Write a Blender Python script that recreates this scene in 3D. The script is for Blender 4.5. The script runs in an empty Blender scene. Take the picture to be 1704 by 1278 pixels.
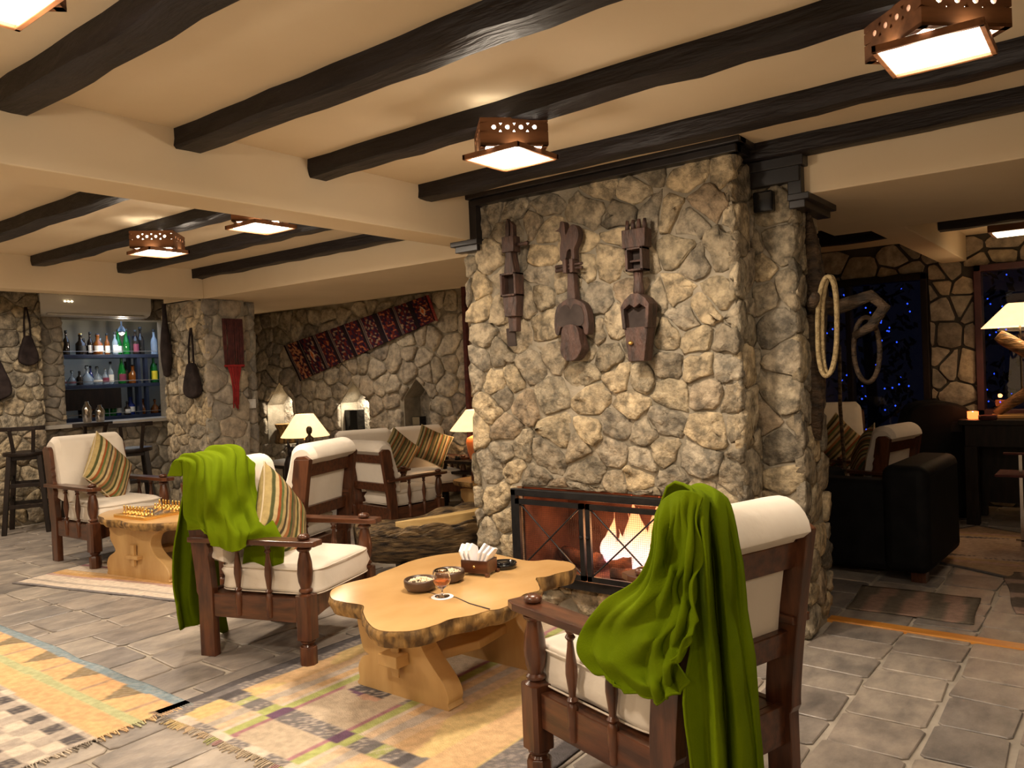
import bpy, bmesh, math, random
from mathutils import Vector, Matrix, noise
# light and exposure settings
EXPOSURE = 0.2
SHADE_E = 1.6
DIFF_E = 14
FLAME_E = 2.3
LAMP_E = 26
UPK = .4
BACKK = 1.3
RIGHT_E = 0.8
FIRE_E = 5
TL_E = 15
NICHE_E = 34
BAR_E = 9
C = bpy.context.scene.collection
PI = math.pi
rnd = random.Random(7)

# ---------------------------------------------------------------- camera, world, exposure, area lights
cam_d = bpy.data.cameras.new('camera'); cam = bpy.data.objects.new('camera', cam_d); C.objects.link(cam)
cam_d.sensor_width = 36.0; cam_d.lens = 36.0 * 1321.0 / 1704.0; cam_d.clip_start = 0.05; cam_d.clip_end = 200
_r = ((0.791492, -0.023578, -0.610725), (0.609804, -0.036546, 0.791709), (-0.040987, -0.999054, -0.014548))
cam.matrix_world = Matrix(((_r[0][0], -_r[0][1], -_r[0][2], 0.0), (_r[1][0], -_r[1][1], -_r[1][2], 0.0),
                           (_r[2][0], -_r[2][1], -_r[2][2], 1.35), (0, 0, 0, 1)))
bpy.context.scene.camera = cam
w = bpy.data.worlds.new('night'); bpy.context.scene.world = w; w.use_nodes = True
w.node_tree.nodes['Background'].inputs[0].default_value = (0.01, 0.012, 0.03, 1)
w.node_tree.nodes['Background'].inputs[1].default_value = 0.12
vs = bpy.context.scene.view_settings
vs.view_transform = 'Standard'; vs.look = 'None'; vs.gamma = 1.0; vs.use_curve_mapping = False; vs.exposure = EXPOSURE
bpy.context.scene.display_settings.display_device = 'sRGB'

def light(name, typ, loc, energy, col, size=0.1, rot=None, spot=None, sy=None):
    l = bpy.data.lights.new(name, typ); l.energy = energy; l.color = col
    o = bpy.data.objects.new(name, l); o.location = loc
    if typ == 'AREA':
        l.size = size
        if sy: l.shape = 'RECTANGLE'; l.size_y = sy
    else: l.shadow_soft_size = size
    if rot: o.rotation_euler = rot
    if spot: l.spot_size = spot; l.spot_blend = 0.7
    C.objects.link(o); return o
WARM = (1.0, 0.83, 0.64)

# ---------------------------------------------------------------- materials
def mat(name, c1, c2=None, rough=0.6, scale=6.0, stretch=(1, 1, 1), bump=0.0, bscale=30.0, metal=0.0, spec=0.5,
        detail=5, objrand=None, emit=None, estr=0.0, trans=0.0, alpha=1.0, wave=False, ior=1.45, vcol=False, coat=0.0, hi=0.65, sheen=0.0, bdist=0.01, lo=.5):
    m = bpy.data.materials.new(name); m.use_nodes = True
    nt = m.node_tree; N = nt.nodes; L = nt.links
    b = N['Principled BSDF']
    b.inputs['Roughness'].default_value = rough; b.inputs['Metallic'].default_value = metal
    b.inputs['Specular IOR Level'].default_value = spec; b.inputs['IOR'].default_value = ior
    b.inputs['Coat Weight'].default_value = coat; b.inputs['Coat Roughness'].default_value = 0.15
    b.inputs['Sheen Weight'].default_value = sheen
    b.inputs['Base Color'].default_value = (*c1, 1)
    b.inputs['Transmission Weight'].default_value = trans; b.inputs['Alpha'].default_value = alpha
    tc = N.new('ShaderNodeTexCoord'); mp = N.new('ShaderNodeMapping')
    mp.inputs['Scale'].default_value = stretch
    L.new(tc.outputs['Object'], mp.inputs['Vector'])
    vec = mp.outputs['Vector']
    oi = None
    if objrand:
        oi = N.new('ShaderNodeObjectInfo')
        mul = N.new('ShaderNodeMath'); mul.operation = 'MULTIPLY'; mul.inputs[1].default_value = 37.0
        L.new(oi.outputs['Random'], mul.inputs[0])
        ad = N.new('ShaderNodeVectorMath'); ad.operation = 'ADD'
        L.new(vec, ad.inputs[0]); L.new(mul.outputs[0], ad.inputs[1]); vec = ad.outputs[0]
    if c2 is not None or vcol or objrand:
        nz = N.new('ShaderNodeTexNoise'); nz.inputs['Scale'].default_value = scale; nz.inputs['Detail'].default_value = detail
        L.new(vec, nz.inputs['Vector'])
        src = nz.outputs['Fac']
        if wave:
            wv = N.new('ShaderNodeTexWave'); wv.inputs['Scale'].default_value = scale; wv.inputs['Distortion'].default_value = 6
            wv.inputs['Detail'].default_value = 3; wv.inputs['Detail Scale'].default_value = 1.5
            L.new(vec, wv.inputs['Vector']); src = wv.outputs['Fac']
        rp = N.new('ShaderNodeValToRGB'); rp.color_ramp.elements[0].position = 1 - hi; rp.color_ramp.elements[1].position = hi
        L.new(src, rp.inputs['Fac'])
        if objrand:
            base = N.new('ShaderNodeValToRGB'); cr = base.color_ramp
            n = len(objrand)
            while len(cr.elements) < n: cr.elements.new(0.5)
            for i, c in enumerate(objrand):
                cr.elements[i].position = i / (n - 1); cr.elements[i].color = (*c, 1)
            L.new(oi.outputs['Random'], base.inputs['Fac'])
            rp.color_ramp.elements[0].color = (lo, lo, lo, 1); rp.color_ramp.elements[1].color = (1.3, 1.26, 1.18, 1); nz.inputs['Roughness'].default_value = .65
            mx = N.new('ShaderNodeMixRGB'); mx.blend_type = 'MULTIPLY'; mx.inputs[0].default_value = 1
            L.new(base.outputs[0], mx.inputs[1]); L.new(rp.outputs[0], mx.inputs[2]); L.new(mx.outputs[0], b.inputs['Base Color'])
        elif vcol:
            at = N.new('ShaderNodeVertexColor'); at.layer_name = 'Col'
            rp.color_ramp.elements[0].color = (0.84, 0.84, 0.84, 1); rp.color_ramp.elements[1].color = (1.08, 1.08, 1.08, 1)
            mx = N.new('ShaderNodeMixRGB'); mx.blend_type = 'MULTIPLY'; mx.inputs[0].default_value = 1
            L.new(at.outputs[0], mx.inputs[1]); L.new(rp.outputs[0], mx.inputs[2]); L.new(mx.outputs[0], b.inputs['Base Color'])
        else:
            rp.color_ramp.elements[0].color = (*c1, 1); rp.color_ramp.elements[1].color = (*c2, 1)
            L.new(rp.outputs[0], b.inputs['Base Color'])
    if bump:
        bn = N.new('ShaderNodeTexNoise'); bn.inputs['Scale'].default_value = bscale; bn.inputs['Detail'].default_value = 6
        L.new(vec, bn.inputs['Vector'])
        bp = N.new('ShaderNodeBump'); bp.inputs['Strength'].default_value = bump; bp.inputs['Distance'].default_value = bdist
        L.new(bn.outputs['Fac'], bp.inputs['Height']); L.new(bp.outputs[0], b.inputs['Normal'])
    if emit:
        b.inputs['Emission Color'].default_value = (*emit, 1); b.inputs['Emission Strength'].default_value = estr
    return m
M = {}
TAN = [(.17, .15, .12), (.36, .30, .215), (.28, .245, .185), (.42, .345, .235), (.235, .21, .17), (.38, .325, .24), (.47, .38, .25), (.31, .265, .19), (.2, .175, .14), (.35, .31, .245), (.28, .22, .155)]
GREY = [(.22, .2, .175), (.33, .3, .25), (.27, .25, .21), (.4, .33, .24), (.2, .185, .165), (.35, .31, .26), (.3, .265, .22), (.38, .31, .23)]
PALE = [(.3, .26, .2), (.42, .38, .32), (.36, .31, .25), (.5, .45, .37), (.26, .23, .2), (.4, .35, .28)]
M['stone'] = mat('rubble_stone', (.3, .26, .2), objrand=TAN, rough=.9, scale=15, bump=1, bscale=17, spec=.15, hi=.62, bdist=.035, lo=.45, detail=9)
M['stone_grey'] = mat('split_face_stone', (.25, .23, .2), objrand=GREY, rough=.85, scale=12, bump=.8, bscale=18, spec=.2, hi=.66, bdist=.02, lo=.6, detail=8)
M['stone_pale'] = mat('pale_rubble_stone', (.4, .36, .3), objrand=PALE, rough=.9, scale=10, bump=1, bscale=14, spec=.15, hi=.66, bdist=.04, lo=.45, detail=8)
M['mortar'] = mat('mortar', (.22, .195, .15), (.35, .305, .235), rough=.95, scale=7, bump=.8, bscale=40, spec=.1)
M['mortar_dark'] = mat('dark_joint', (.035, .032, .028), (.06, .055, .05), rough=.95, scale=7, bump=.4)
M['slate'] = mat('slate_floor_slab', (.2, .19, .18), objrand=[(.19, .17, .16), (.31, .27, .24), (.25, .22, .2), (.21, .19, .18), (.34, .3, .265), (.27, .235, .21)],
                 rough=.38, scale=7, bump=.5, bscale=14, spec=.5, hi=.66, stretch=(1.3, .7, 1), lo=.6, detail=8)
M['counter'] = mat('pale_counter_slab', (.36, .33, .29), (.44, .41, .36), rough=.35, scale=5)
M['grout'] = mat('floor_grout', (.33, .29, .24), (.42, .37, .31), rough=.8, scale=8, bump=.3)
M['plaster'] = mat('cream_plaster', (.6, .49, .335), (.66, .545, .385), rough=.85, scale=1.3, bump=.08, bscale=9, spec=.2)
M['plaster2'] = mat('bar_plaster', (.42, .4, .33), (.46, .44, .37), rough=.85, scale=1.3)
M['beam'] = mat('hewn_black_beam', (.007, .005, .006), (.014, .011, .013), rough=.5, scale=8, stretch=(.6, 4, 4), bump=.9, bscale=12, spec=.35)
M['cornice'] = mat('black_moulding', (.008, .007, .008), (.016, .013, .014), rough=.35, scale=8)
M['wood'] = mat('dark_varnished_wood', (.042, .014, .007), (.11, .037, .015), rough=.3, scale=5, stretch=(7, 7, 1.2), bump=.05, coat=.22)
M['woodx'] = mat('dark_varnished_rail', (.042, .014, .007), (.11, .037, .015), rough=.3, scale=5, stretch=(1.2, 7, 7), bump=.05, coat=.22)
M['wood_black'] = mat('near_black_wood', (.007, .004, .003), (.016, .009, .006), rough=.45, scale=6, stretch=(6, 6, 1), spec=.3)
M['lampwood'] = mat('lamp_wood', (.13, .05, .018), (.22, .09, .035), rough=.5, scale=5, stretch=(1, 6, 6))
M['honey'] = mat('honey_maple_top', (.5, .29, .11), (.64, .40, .17), rough=.22, scale=2.2, stretch=(1.4, .8, 1), bump=.02, coat=.3, detail=7)
M['honey_leg'] = mat('honey_maple_trestle', (.44, .26, .095), (.56, .36, .15), rough=.4, scale=3, stretch=(3, 3, .8), bump=.05)
M['bark'] = mat('live_bark_edge', (.1, .055, .02), (.38, .22, .07), rough=.8, scale=22, stretch=(1, 1, .35), bump=1, bscale=40, hi=.6)
M['linen'] = mat('white_linen', (.66, .59, .5), (.71, .645, .56), rough=.9, scale=3, bump=.25, bscale=7, spec=.15, sheen=.2, bdist=.03)
M['pipe'] = mat('linen_piping', (.6, .53, .44), rough=.9)
M['throw'] = mat('green_fleece', (.088, .132, .002), (.125, .178, .004), rough=1, scale=3, bump=.2, bscale=220, spec=.03)
M['rugm'] = mat('woven_rug', (1, 1, 1), vcol=True, rough=.95, scale=30, bump=.6, bscale=160, spec=.1)
M['fringe'] = mat('rug_fringe', (.42, .33, .2), (.5, .42, .28), rough=.95)
M['cushion'] = mat('striped_cushion_cloth', (1, 1, 1), vcol=True, rough=.8, scale=30, bump=.2, bscale=120, spec=.2)
M['iron'] = mat('black_iron', (.012, .012, .014), (.02, .02, .022), rough=.4, metal=.5, scale=20, bump=.2)
M['firebrick'] = mat('sooty_firebox', (.07, .028, .018), (.2, .085, .05), rough=.9, scale=6, bump=.6)
M['charlog'] = mat('charred_log', (.03, .012, .008), (.2, .07, .03), rough=.9, scale=14, bump=1, bscale=20)
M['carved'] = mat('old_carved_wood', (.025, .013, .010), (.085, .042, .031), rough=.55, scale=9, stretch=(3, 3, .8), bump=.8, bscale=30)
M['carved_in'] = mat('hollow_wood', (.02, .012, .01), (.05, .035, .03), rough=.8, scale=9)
M['drift'] = mat('weathered_drift_wood', (.022, .013, .008), (.24, .155, .07), rough=.6, scale=8, stretch=(1, 4, 4), bump=1, bscale=14, bdist=.03)
M['antler'] = mat('dark_branch_bark', (.02, .013, .008), (.09, .055, .03), rough=.75, scale=9, stretch=(1, 3, 3), bump=1, bscale=22, bdist=.02)
M['driftcut'] = mat('pale_cut_wood', (.46, .3, .11), (.56, .39, .17), rough=.55, scale=5, stretch=(1, 5, 5), bump=.1)
M['rope'] = mat('old_rope', (.3, .22, .11), (.5, .38, .2), rough=.9, scale=60, bump=1, bscale=120)
M['leather'] = mat('dark_felt', (.013, .009, .009), (.028, .02, .019), rough=.9, scale=10, bump=.4, spec=.15)
M['darkred'] = mat('maroon_cord', (.05, .012, .012), (.09, .022, .02), rough=.9, scale=20)
M['red'] = mat('red_cord', (.2, .01, .01), (.28, .015, .015), rough=.9, scale=20)
M['textile'] = mat('tribal_weave', (1, 1, 1), vcol=True, rough=.95, scale=80, bump=.6, bscale=140, spec=.1)
M['white'] = mat('white_paper', (.85, .83, .84), rough=.8)
M['whiteplastic'] = mat('white_plastic', (.7, .68, .64), rough=.35)
M['ceramic'] = mat('terracotta_ceramic', (.55, .16, .05), (.6, .2, .07), rough=.3, scale=3)
M['shade'] = mat('lamp_shade_paper', (.8, .62, .38), (.7, .5, .28), rough=.8, scale=12, emit=(1, .62, .28), estr=SHADE_E)
M['shade_in'] = mat('shade_glow', (.9, .8, .6), emit=(1, .82, .55), estr=SHADE_E * 3)
M['diffuser'] = mat('lamp_diffuser', (.9, .88, .85), emit=(1, .9, .72), estr=DIFF_E)
M['glass'] = mat('clear_glass', (1, 1, 1), rough=.02, trans=1, spec=.5)
M['night'] = mat('dark_window_glass', (.9, .95, 1), rough=.01, trans=1, ior=1.5)
M['brandy'] = mat('brandy', (.75, .2, .02), rough=.02, trans=.75, ior=1.36)
M['gold'] = mat('brass', (.75, .45, .12), (.85, .55, .18), rough=.25, metal=.9, scale=30)
M['steel'] = mat('polished_steel', (.55, .5, .45), rough=.18, metal=1)
M['bowl'] = mat('dark_turned_bowl', (.04, .022, .014), (.09, .05, .03), rough=.35, scale=10)
M['nut'] = mat('pale_nuts', (.75, .62, .42), (.85, .74, .55), rough=.6, scale=30)
M['blackgloss'] = mat('black_gloss', (.006, .006, .007), rough=.12)
M['blackleather'] = mat('black_leather', (.003, .003, .004), (.006, .006, .007), rough=.7, scale=10, bump=.1, spec=.15)
M['bronze'] = mat('dark_bronze', (.05, .028, .012), (.1, .06, .025), rough=.4, metal=.3, scale=9)
M['orangewood'] = mat('threshold_wood', (.5, .19, .03), (.62, .27, .05), rough=.3, scale=5, stretch=(1, 8, 8))
M['plum'] = mat('plum_window_frame', (.05, .015, .02), (.07, .022, .028), rough=.45, scale=10)
M['shelf'] = mat('dark_blue_shelf', (.01, .014, .03), (.018, .026, .055), rough=.3, scale=8)
M['bluelamp'] = mat('blue_fairy_light', (.02, .05, .6), emit=(.02, .07, 1), estr=2.2)
M['leaf'] = mat('dark_foliage', (.006, .01, .008), (.014, .02, .012), rough=.9, scale=10)
M['candle'] = mat('red_candle_glass', (.5, .03, .01), emit=(1, .18, .04), estr=2.5)
M['spark'] = mat('lit_bulb', (1, .9, .7), emit=(1, .8, .5), estr=30)

# ---------------------------------------------------------------- mesh helpers
class MB:
    def __init__(s): s.v = []; s.f = []
    def add(s, vs, fs, mtx=None):
        n = len(s.v)
        s.v += [tuple(mtx @ Vector(v)) if mtx else tuple(v) for v in vs]
        s.f += [tuple(i + n for i in f) for f in fs]; return s
    def box(s, x0, x1, y0, y1, z0, z1, mtx=None):
        return s.add([(x0, y0, z0), (x1, y0, z0), (x1, y1, z0), (x0, y1, z0), (x0, y0, z1), (x1, y0, z1), (x1, y1, z1), (x0, y1, z1)],
                     [(0, 3, 2, 1), (4, 5, 6, 7), (0, 1, 5, 4), (1, 2, 6, 5), (2, 3, 7, 6), (3, 0, 4, 7)], mtx)
    def bar(s, p, q, wx, wz, up=(0, 0, 1)):
        p = Vector(p); q = Vector(q); d = (q - p); L = d.length; d.normalize()
        u = Vector(up).cross(d)
        if u.length < 1e-4: u = Vector((1, 0, 0)).cross(d)
        u.normalize(); n = d.cross(u)
        m = Matrix((u, n, d)).transposed().to_4x4(); m.translation = p
        return s.box(-wx / 2, wx / 2, -wz / 2, wz / 2, 0, L, m)
    def prism(s, poly, a, b, axis='y'):
        n = len(poly)
        def P(p, t):
            return {'y': (p[0], t, p[1]), 'z': (p[0], p[1], t), 'x': (t, p[0], p[1])}[axis]
        vs = [P(p, a) for p in poly] + [P(p, b) for p in poly]
        fs = [tuple(range(n)), tuple(range(2 * n - 1, n - 1, -1))] + [(i, i + n, (i + 1) % n + n, (i + 1) % n) for i in range(n)]
        return s.add(vs, fs)
    def lathe(s, prof, c=(0, 0, 0), n=14, mtx=None, sx=1, sy=1, ph=0):
        vs = []; fs = []
        for r, z in prof:
            for k in range(n):
                a = 2 * PI * k / n + ph; vs.append((c[0] + r * sx * math.cos(a), c[1] + r * sy * math.sin(a), c[2] + z))
        for i in range(len(prof) - 1):
            for k in range(n):
                fs.append((i * n + k, i * n + (k + 1) % n, (i + 1) * n + (k + 1) % n, (i + 1) * n + k))
        fs.append(tuple(range(n - 1, -1, -1))); fs.append(tuple((len(prof) - 1) * n + k for k in range(n)))
        return s.add(vs, fs, mtx)
    def tube(s, pts, r, n=8, closed=False):
        pts = [Vector(p) for p in pts]; m = len(pts); vs = []; fs = []
        rs = r if isinstance(r, (list, tuple)) else [r] * m
        prev = None
        for i, p in enumerate(pts):
            if closed: d = pts[(i + 1) % m] - pts[i - 1]
            else: d = pts[min(i + 1, m - 1)] - pts[max(i - 1, 0)]
            d.normalize()
            u = (prev - d * prev.dot(d)) if prev else d.orthogonal()
            if u.length < 1e-5: u = d.orthogonal()
            u.normalize(); prev = u; w_ = d.cross(u)
            for k in range(n):
                a = 2 * PI * k / n; vs.append(tuple(p + (u * math.cos(a) + w_ * math.sin(a)) * rs[i]))
        for i in range(m if closed else m - 1):
            j = (i + 1) % m
            for k in range(n): fs.append((i * n + k, i * n + (k + 1) % n, j * n + (k + 1) % n, j * n + k))
        if not closed: fs.append(tuple(range(n - 1, -1, -1))); fs.append(tuple((m - 1) * n + k for k in range(n)))
        return s.add(vs, fs)
    def grid(s, fn, nu, nv):
        vs = [fn(i / (nu - 1), j / (nv - 1)) for j in range(nv) for i in range(nu)]
        fs = [(j * nu + i, j * nu + i + 1, (j + 1) * nu + i + 1, (j + 1) * nu + i) for j in range(nv - 1) for i in range(nu - 1)]
        return s.add(vs, fs)
    def build(s, name, m, parent=None, smooth=False, bevel=0, loc=None, sub=0, solid=0, flip=True, segs=2):
        me = bpy.data.meshes.new(name); me.from_pydata(s.v, [], s.f)
        if flip:
            bm = bmesh.new(); bm.from_mesh(me); bmesh.ops.recalc_face_normals(bm, faces=bm.faces); bm.to_mesh(me); bm.free()
        me.materials.append(M[m] if isinstance(m, str) else m)
        o = bpy.data.objects.new(name, me); C.objects.link(o)
        if parent: o.parent = parent
        if loc: o.location = loc
        if smooth:
            me.shade_smooth()
            if smooth == 'auto': me.set_sharp_from_angle(angle=math.radians(38))
        if solid:
            q = o.modifiers.new('s', 'SOLIDIFY'); q.thickness = solid; q.offset = 0
        if bevel:
            q = o.modifiers.new('b', 'BEVEL'); q.width = bevel; q.segments = segs; q.limit_method = 'ANGLE'; q.angle_limit = math.radians(40)
        if sub:
            q = o.modifiers.new('u', 'SUBSURF'); q.levels = sub; q.render_levels = sub
        return o
def tag(o, label=None, cat=None, group=None, kind=None):
    if label: o['label'] = label
    if cat: o['category'] = cat
    if group: o['group'] = group
    if kind: o['kind'] = kind
    return o
def empty(name, loc=(0, 0, 0), rz=0, label=None, cat=None, group=None, kind=None, s=1):
    o = bpy.data.objects.new(name, None); C.objects.link(o); o.location = loc; o.rotation_euler = (0, 0, rz)
    o.empty_display_size = .05; o.scale = (s, s, s)
    return tag(o, label, cat, group, kind)
def copy_tree(o, parent=None, skip=()):
    c = o.copy(); C.objects.link(c); c.parent = parent
    for ch in [x for x in bpy.data.objects if x.parent == o]:
        if ch.name.split('.')[0] in skip: continue
        copy_tree(ch, c)
    return c
def vcolor(o, fn):
    me = o.data; ca = me.color_attributes.new('Col', 'FLOAT_COLOR', 'POINT')
    for i, v in enumerate(me.vertices):
        c = fn(i, v.co); ca.data[i].color = (c[0], c[1], c[2], 1)

# ---------------------------------------------------------------- stonework
def clip(poly, a, b, c):          # keep a*x+b*y<=c
    out = []
    n = len(poly)
    for i in range(n):
        p, q = poly[i], poly[(i + 1) % n]
        dp = a * p[0] + b * p[1] - c; dq = a * q[0] + b * q[1] - c
        if dp <= 0: out.append(p)
        if (dp < 0 < dq) or (dq < 0 < dp):
            t = dp / (dp - dq); out.append((p[0] + (q[0] - p[0]) * t, p[1] + (q[1] - p[1]) * t))
    return out
def area(poly): return sum(poly[i][0] * poly[(i + 1) % len(poly)][1] - poly[(i + 1) % len(poly)][0] * poly[i][1] for i in range(len(poly))) / 2
def cells(u0, u1, v0, v1, cs, R, aspect=1.35, jit=.42, drop=.13):
    """irregular masonry cells: a jittered brick lattice, each cell cut by its neighbours' bisectors"""
    cu = cs * math.sqrt(aspect); cv = cs / math.sqrt(aspect)
    nu = max(1, round((u1 - u0) / cu)); nv = max(1, round((v1 - v0) / cv))
    du = (u1 - u0) / nu; dv = (v1 - v0) / nv
    pts = {}
    for j in range(-1, nv + 1):
        for i in range(-1, nu + 2):
            pts[i, j] = (u0 + (i + .5 + (.5 if j % 2 else 0) + R.uniform(-jit, jit)) * du, v0 + (j + .5 + R.uniform(-jit, jit) * .8) * dv)
    for k in list(pts):
        if R.random() < drop: del pts[k]
    out = []
    for j in range(nv):
        for i in range(-1, nu + 1):
            if (i, j) not in pts: continue
            p = pts[i, j]
            poly = [(u0, v0), (u1, v0), (u1, v1), (u0, v1)]
            for jj in range(j - 3, j + 4):
                for ii in range(i - 3, i + 4):
                    if (ii, jj) == (i, j) or (ii, jj) not in pts: continue
                    q = pts[ii, jj]
                    # anisotropic metric so stones lie a little wider than tall
                    ax, ay = (q[0] - p[0]), (q[1] - p[1]) * aspect
                    mx, my = (p[0] + q[0]) / 2, (p[1] + q[1]) / 2
                    poly = clip(poly, ax, ay, ax * mx + ay * my)
                    if len(poly) < 3: break
                if len(poly) < 3: break
            if len(poly) >= 3 and abs(area(poly)) > .12 * du * dv: out.append(poly)
    return out
def hole_clip(poly, holes):
    for h in holes:                # convex hole, counter-clockwise
        n = len(h); cx = sum(p[0] for p in poly) / len(poly); cy = sum(p[1] for p in poly) / len(poly)
        q = poly
        for i in range(n):         # does it overlap?
            a, b = h[i], h[(i + 1) % n]; nx, ny = b[1] - a[1], a[0] - b[0]
            q = clip(q, nx, ny, nx * a[0] + ny * a[1])
            if len(q) < 3: break
        if len(q) < 3: continue
        best = None
        for i in range(n):
            a, b = h[i], h[(i + 1) % n]; nx, ny = b[1] - a[1], a[0] - b[0]
            r = clip(poly, -nx, -ny, -(nx * a[0] + ny * a[1]))
            if len(r) >= 3 and (best is None or abs(area(r)) > abs(area(best))): best = r
        if best is None: return None
        poly = best
    return poly
def inset(poly, d):
    cx = sum(p[0] for p in poly) / len(poly); cy = sum(p[1] for p in poly) / len(poly)
    if area(poly) < 0: poly = poly[::-1]
    q = poly
    for i in range(len(poly)):
        a, b = poly[i], poly[(i + 1) % len(poly)]; nx, ny = b[1] - a[1], a[0] - b[0]; l = math.hypot(nx, ny)
        if l < 1e-6: continue
        nx /= l; ny /= l
        q = clip(q, nx, ny, nx * a[0] + ny * a[1] - d)
        if len(q) < 3: return None
    return q
def roundp(poly, t=.28):
    out = []
    for i in range(len(poly)):
        p, q = poly[i], poly[(i + 1) % len(poly)]
        out.append((p[0] + (q[0] - p[0]) * t, p[1] + (q[1] - p[1]) * t)); out.append((p[0] + (q[0] - p[0]) * (1 - t), p[1] + (q[1] - p[1]) * (1 - t)))
    # drop near-duplicate points
    r = []
    for p in out:
        if not r or math.hypot(p[0] - r[-1][0], p[1] - r[-1][1]) > .008: r.append(p)
    return r
def stone_geo(poly, joint, proud, R, flat=False, rough=.012):
    poly = inset(poly, joint / 2)
    if not poly or len(poly) < 3: return None
    poly = roundp(poly, .12 if flat else .17)
    if len(poly) < 3: return None
    n = len(poly); cx = sum(p[0] for p in poly) / n; cy = sum(p[1] for p in poly) / n
    if not flat:
        pp_ = []
        for i in range(n):
            p, q = poly[i], poly[(i + 1) % n]; pp_.append(p)
            if math.hypot(q[0] - p[0], q[1] - p[1]) > .055: pp_.append(((p[0] + q[0]) / 2 + R.uniform(-.5, .5) * rough * .7, (p[1] + q[1]) / 2 + R.uniform(-.5, .5) * rough * .7))
        poly = pp_; n = len(poly)
    if area(poly) < 0: poly = poly[::-1]
    h = proud * (R.uniform(.85, 1.05) if flat else R.uniform(.55, 1.15)); tx, ty = (R.uniform(-.12, .12), R.uniform(-.12, .12)) if not flat else (R.uniform(-.02, .02),) * 2
    js = [(R.uniform(-.5, .5) * rough, R.uniform(-.5, .5) * rough) for _ in poly]
    rings = ((1.0, -.02), (.985, .55), (.90, .90), (.55, 1.0)) if not flat else ((1.0, -.02), (.995, .8), (.95, 1.0))
    vs = []; 
    for k, (s_, hh) in enumerate(rings):
        for (x, y), (jx, jy) in zip(poly, js):
            px = cx + (x - cx) * s_ + jx; py = cy + (y - cy) * s_ + jy
            z = h * hh + (tx * (px - cx) + ty * (py - cy)) * (1 if hh > 0 else 0) + (R.uniform(-.5, .5) * rough * .8 if (k > 1 and not flat) else 0)
            if hh < 0: z = -.02
            vs.append((px - cx, py - cy, z))
    vs.append((0, 0, h * 1.02 + (R.uniform(-.4, .6) * rough if not flat else 0)))
    fs = []
    for k in range(len(rings) - 1):
        for i in range(n): fs.append((k * n + i, k * n + (i + 1) % n, (k + 1) * n + (i + 1) % n, (k + 1) * n + i))
    b = (len(rings) - 1) * n
    for i in range(n): fs.append((b + i, b + (i + 1) % n, len(rings) * n))
    return vs, fs, (cx, cy)
def stonework(parent, O, U, V, u0, u1, v0, v1, cs, m, seed, joint=.016, proud=.03, holes=(), flat=False, aspect=1.35, jit=.42, name='stone', limit=300, rough=.012):
    R = random.Random(seed); O = Vector(O); U = Vector(U); V = Vector(V); Nn = U.cross(V)
    F = Matrix((U, V, Nn)).transposed().to_4x4()
    cnt = 0
    items = []
    for poly in cells(u0, u1, v0, v1, cs, R, aspect, jit):
        if holes:
            poly = hole_clip(poly, holes)
            if not poly: continue
        g = stone_geo(poly, joint, proud, R, flat, rough)
        if g: items.append((abs(area(poly)), g))
    items.sort(key=lambda t: -t[0])
    rest = MB()
    for k, (a, (vs, fs, c)) in enumerate(items):
        loc = O + U * c[0] + V * c[1]
        if k < limit:
            me = bpy.data.meshes.new(name); me.from_pydata([tuple(F @ Vector(v)) for v in vs], [], fs); me.materials.append(M[m]); me.shade_smooth()
            if flat: me.set_sharp_from_angle(angle=math.radians(40))
            o = bpy.data.objects.new(name, me); o.location = loc; o.parent = parent; C.objects.link(o)
        else:
            mt = F.copy(); mt.translation = loc; rest.add(vs, fs, mt)
    if rest.v: tag(rest.build('small_' + name, m, parent, smooth=True), kind='stuff')
    return len(items)
def slab_with_holes(u0, u1, v0, v1, holes, O, U, V, thick):
    """a wall skin with real openings, cut through its whole thickness"""
    bm = bmesh.new(); U = Vector(U); V = Vector(V); O = Vector(O); Nn = U.cross(V)
    edges = []
    for loop in [[(u0, v0), (u1, v0), (u1, v1), (u0, v1)]] + list(holes):
        vs = [bm.verts.new(O + U * p[0] + V * p[1]) for p in loop]
        edges += [bm.edges.new((vs[i], vs[(i + 1) % len(vs)])) for i in range(len(vs))]
    r = bmesh.ops.triangle_fill(bm, edges=edges, use_beauty=True)
    fs = [f for f in r['geom'] if isinstance(f, bmesh.types.BMFace)]
    e = bmesh.ops.extrude_face_region(bm, geom=fs)
    bmesh.ops.translate(bm, vec=-Nn * thick, verts=[v for v in e['geom'] if isinstance(v, bmesh.types.BMVert)])
    bmesh.ops.recalc_face_normals(bm, faces=bm.faces)
    return bm
def bm_obj(bm, name, m, parent=None):
    me = bpy.data.meshes.new(name); bm.to_mesh(me); bm.free(); me.materials.append(M[m])
    o = bpy.data.objects.new(name, me); C.objects.link(o); o.parent = parent; return o
def rect(a, b, c, d): return [(a, c), (b, c), (b, d), (a, d)]
H = 2.40; ZB = 2.14; PIT = -0.20
# ================================================================ THE SETTING
R_ = [Vector((r[0], r[1], r[2])) for r in _r]
def project(x, y, z):
    d = Vector((x, y, z - 1.35)); c = [sum(_r[i][k] * d[i] for i in range(3)) for k in range(3)]
    return (852 + 1321 * c[0] / c[2], 639 + 1321 * c[1] / c[2]) if c[2] > .1 else None
def S(o): o['kind'] = 'structure'; return o
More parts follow.
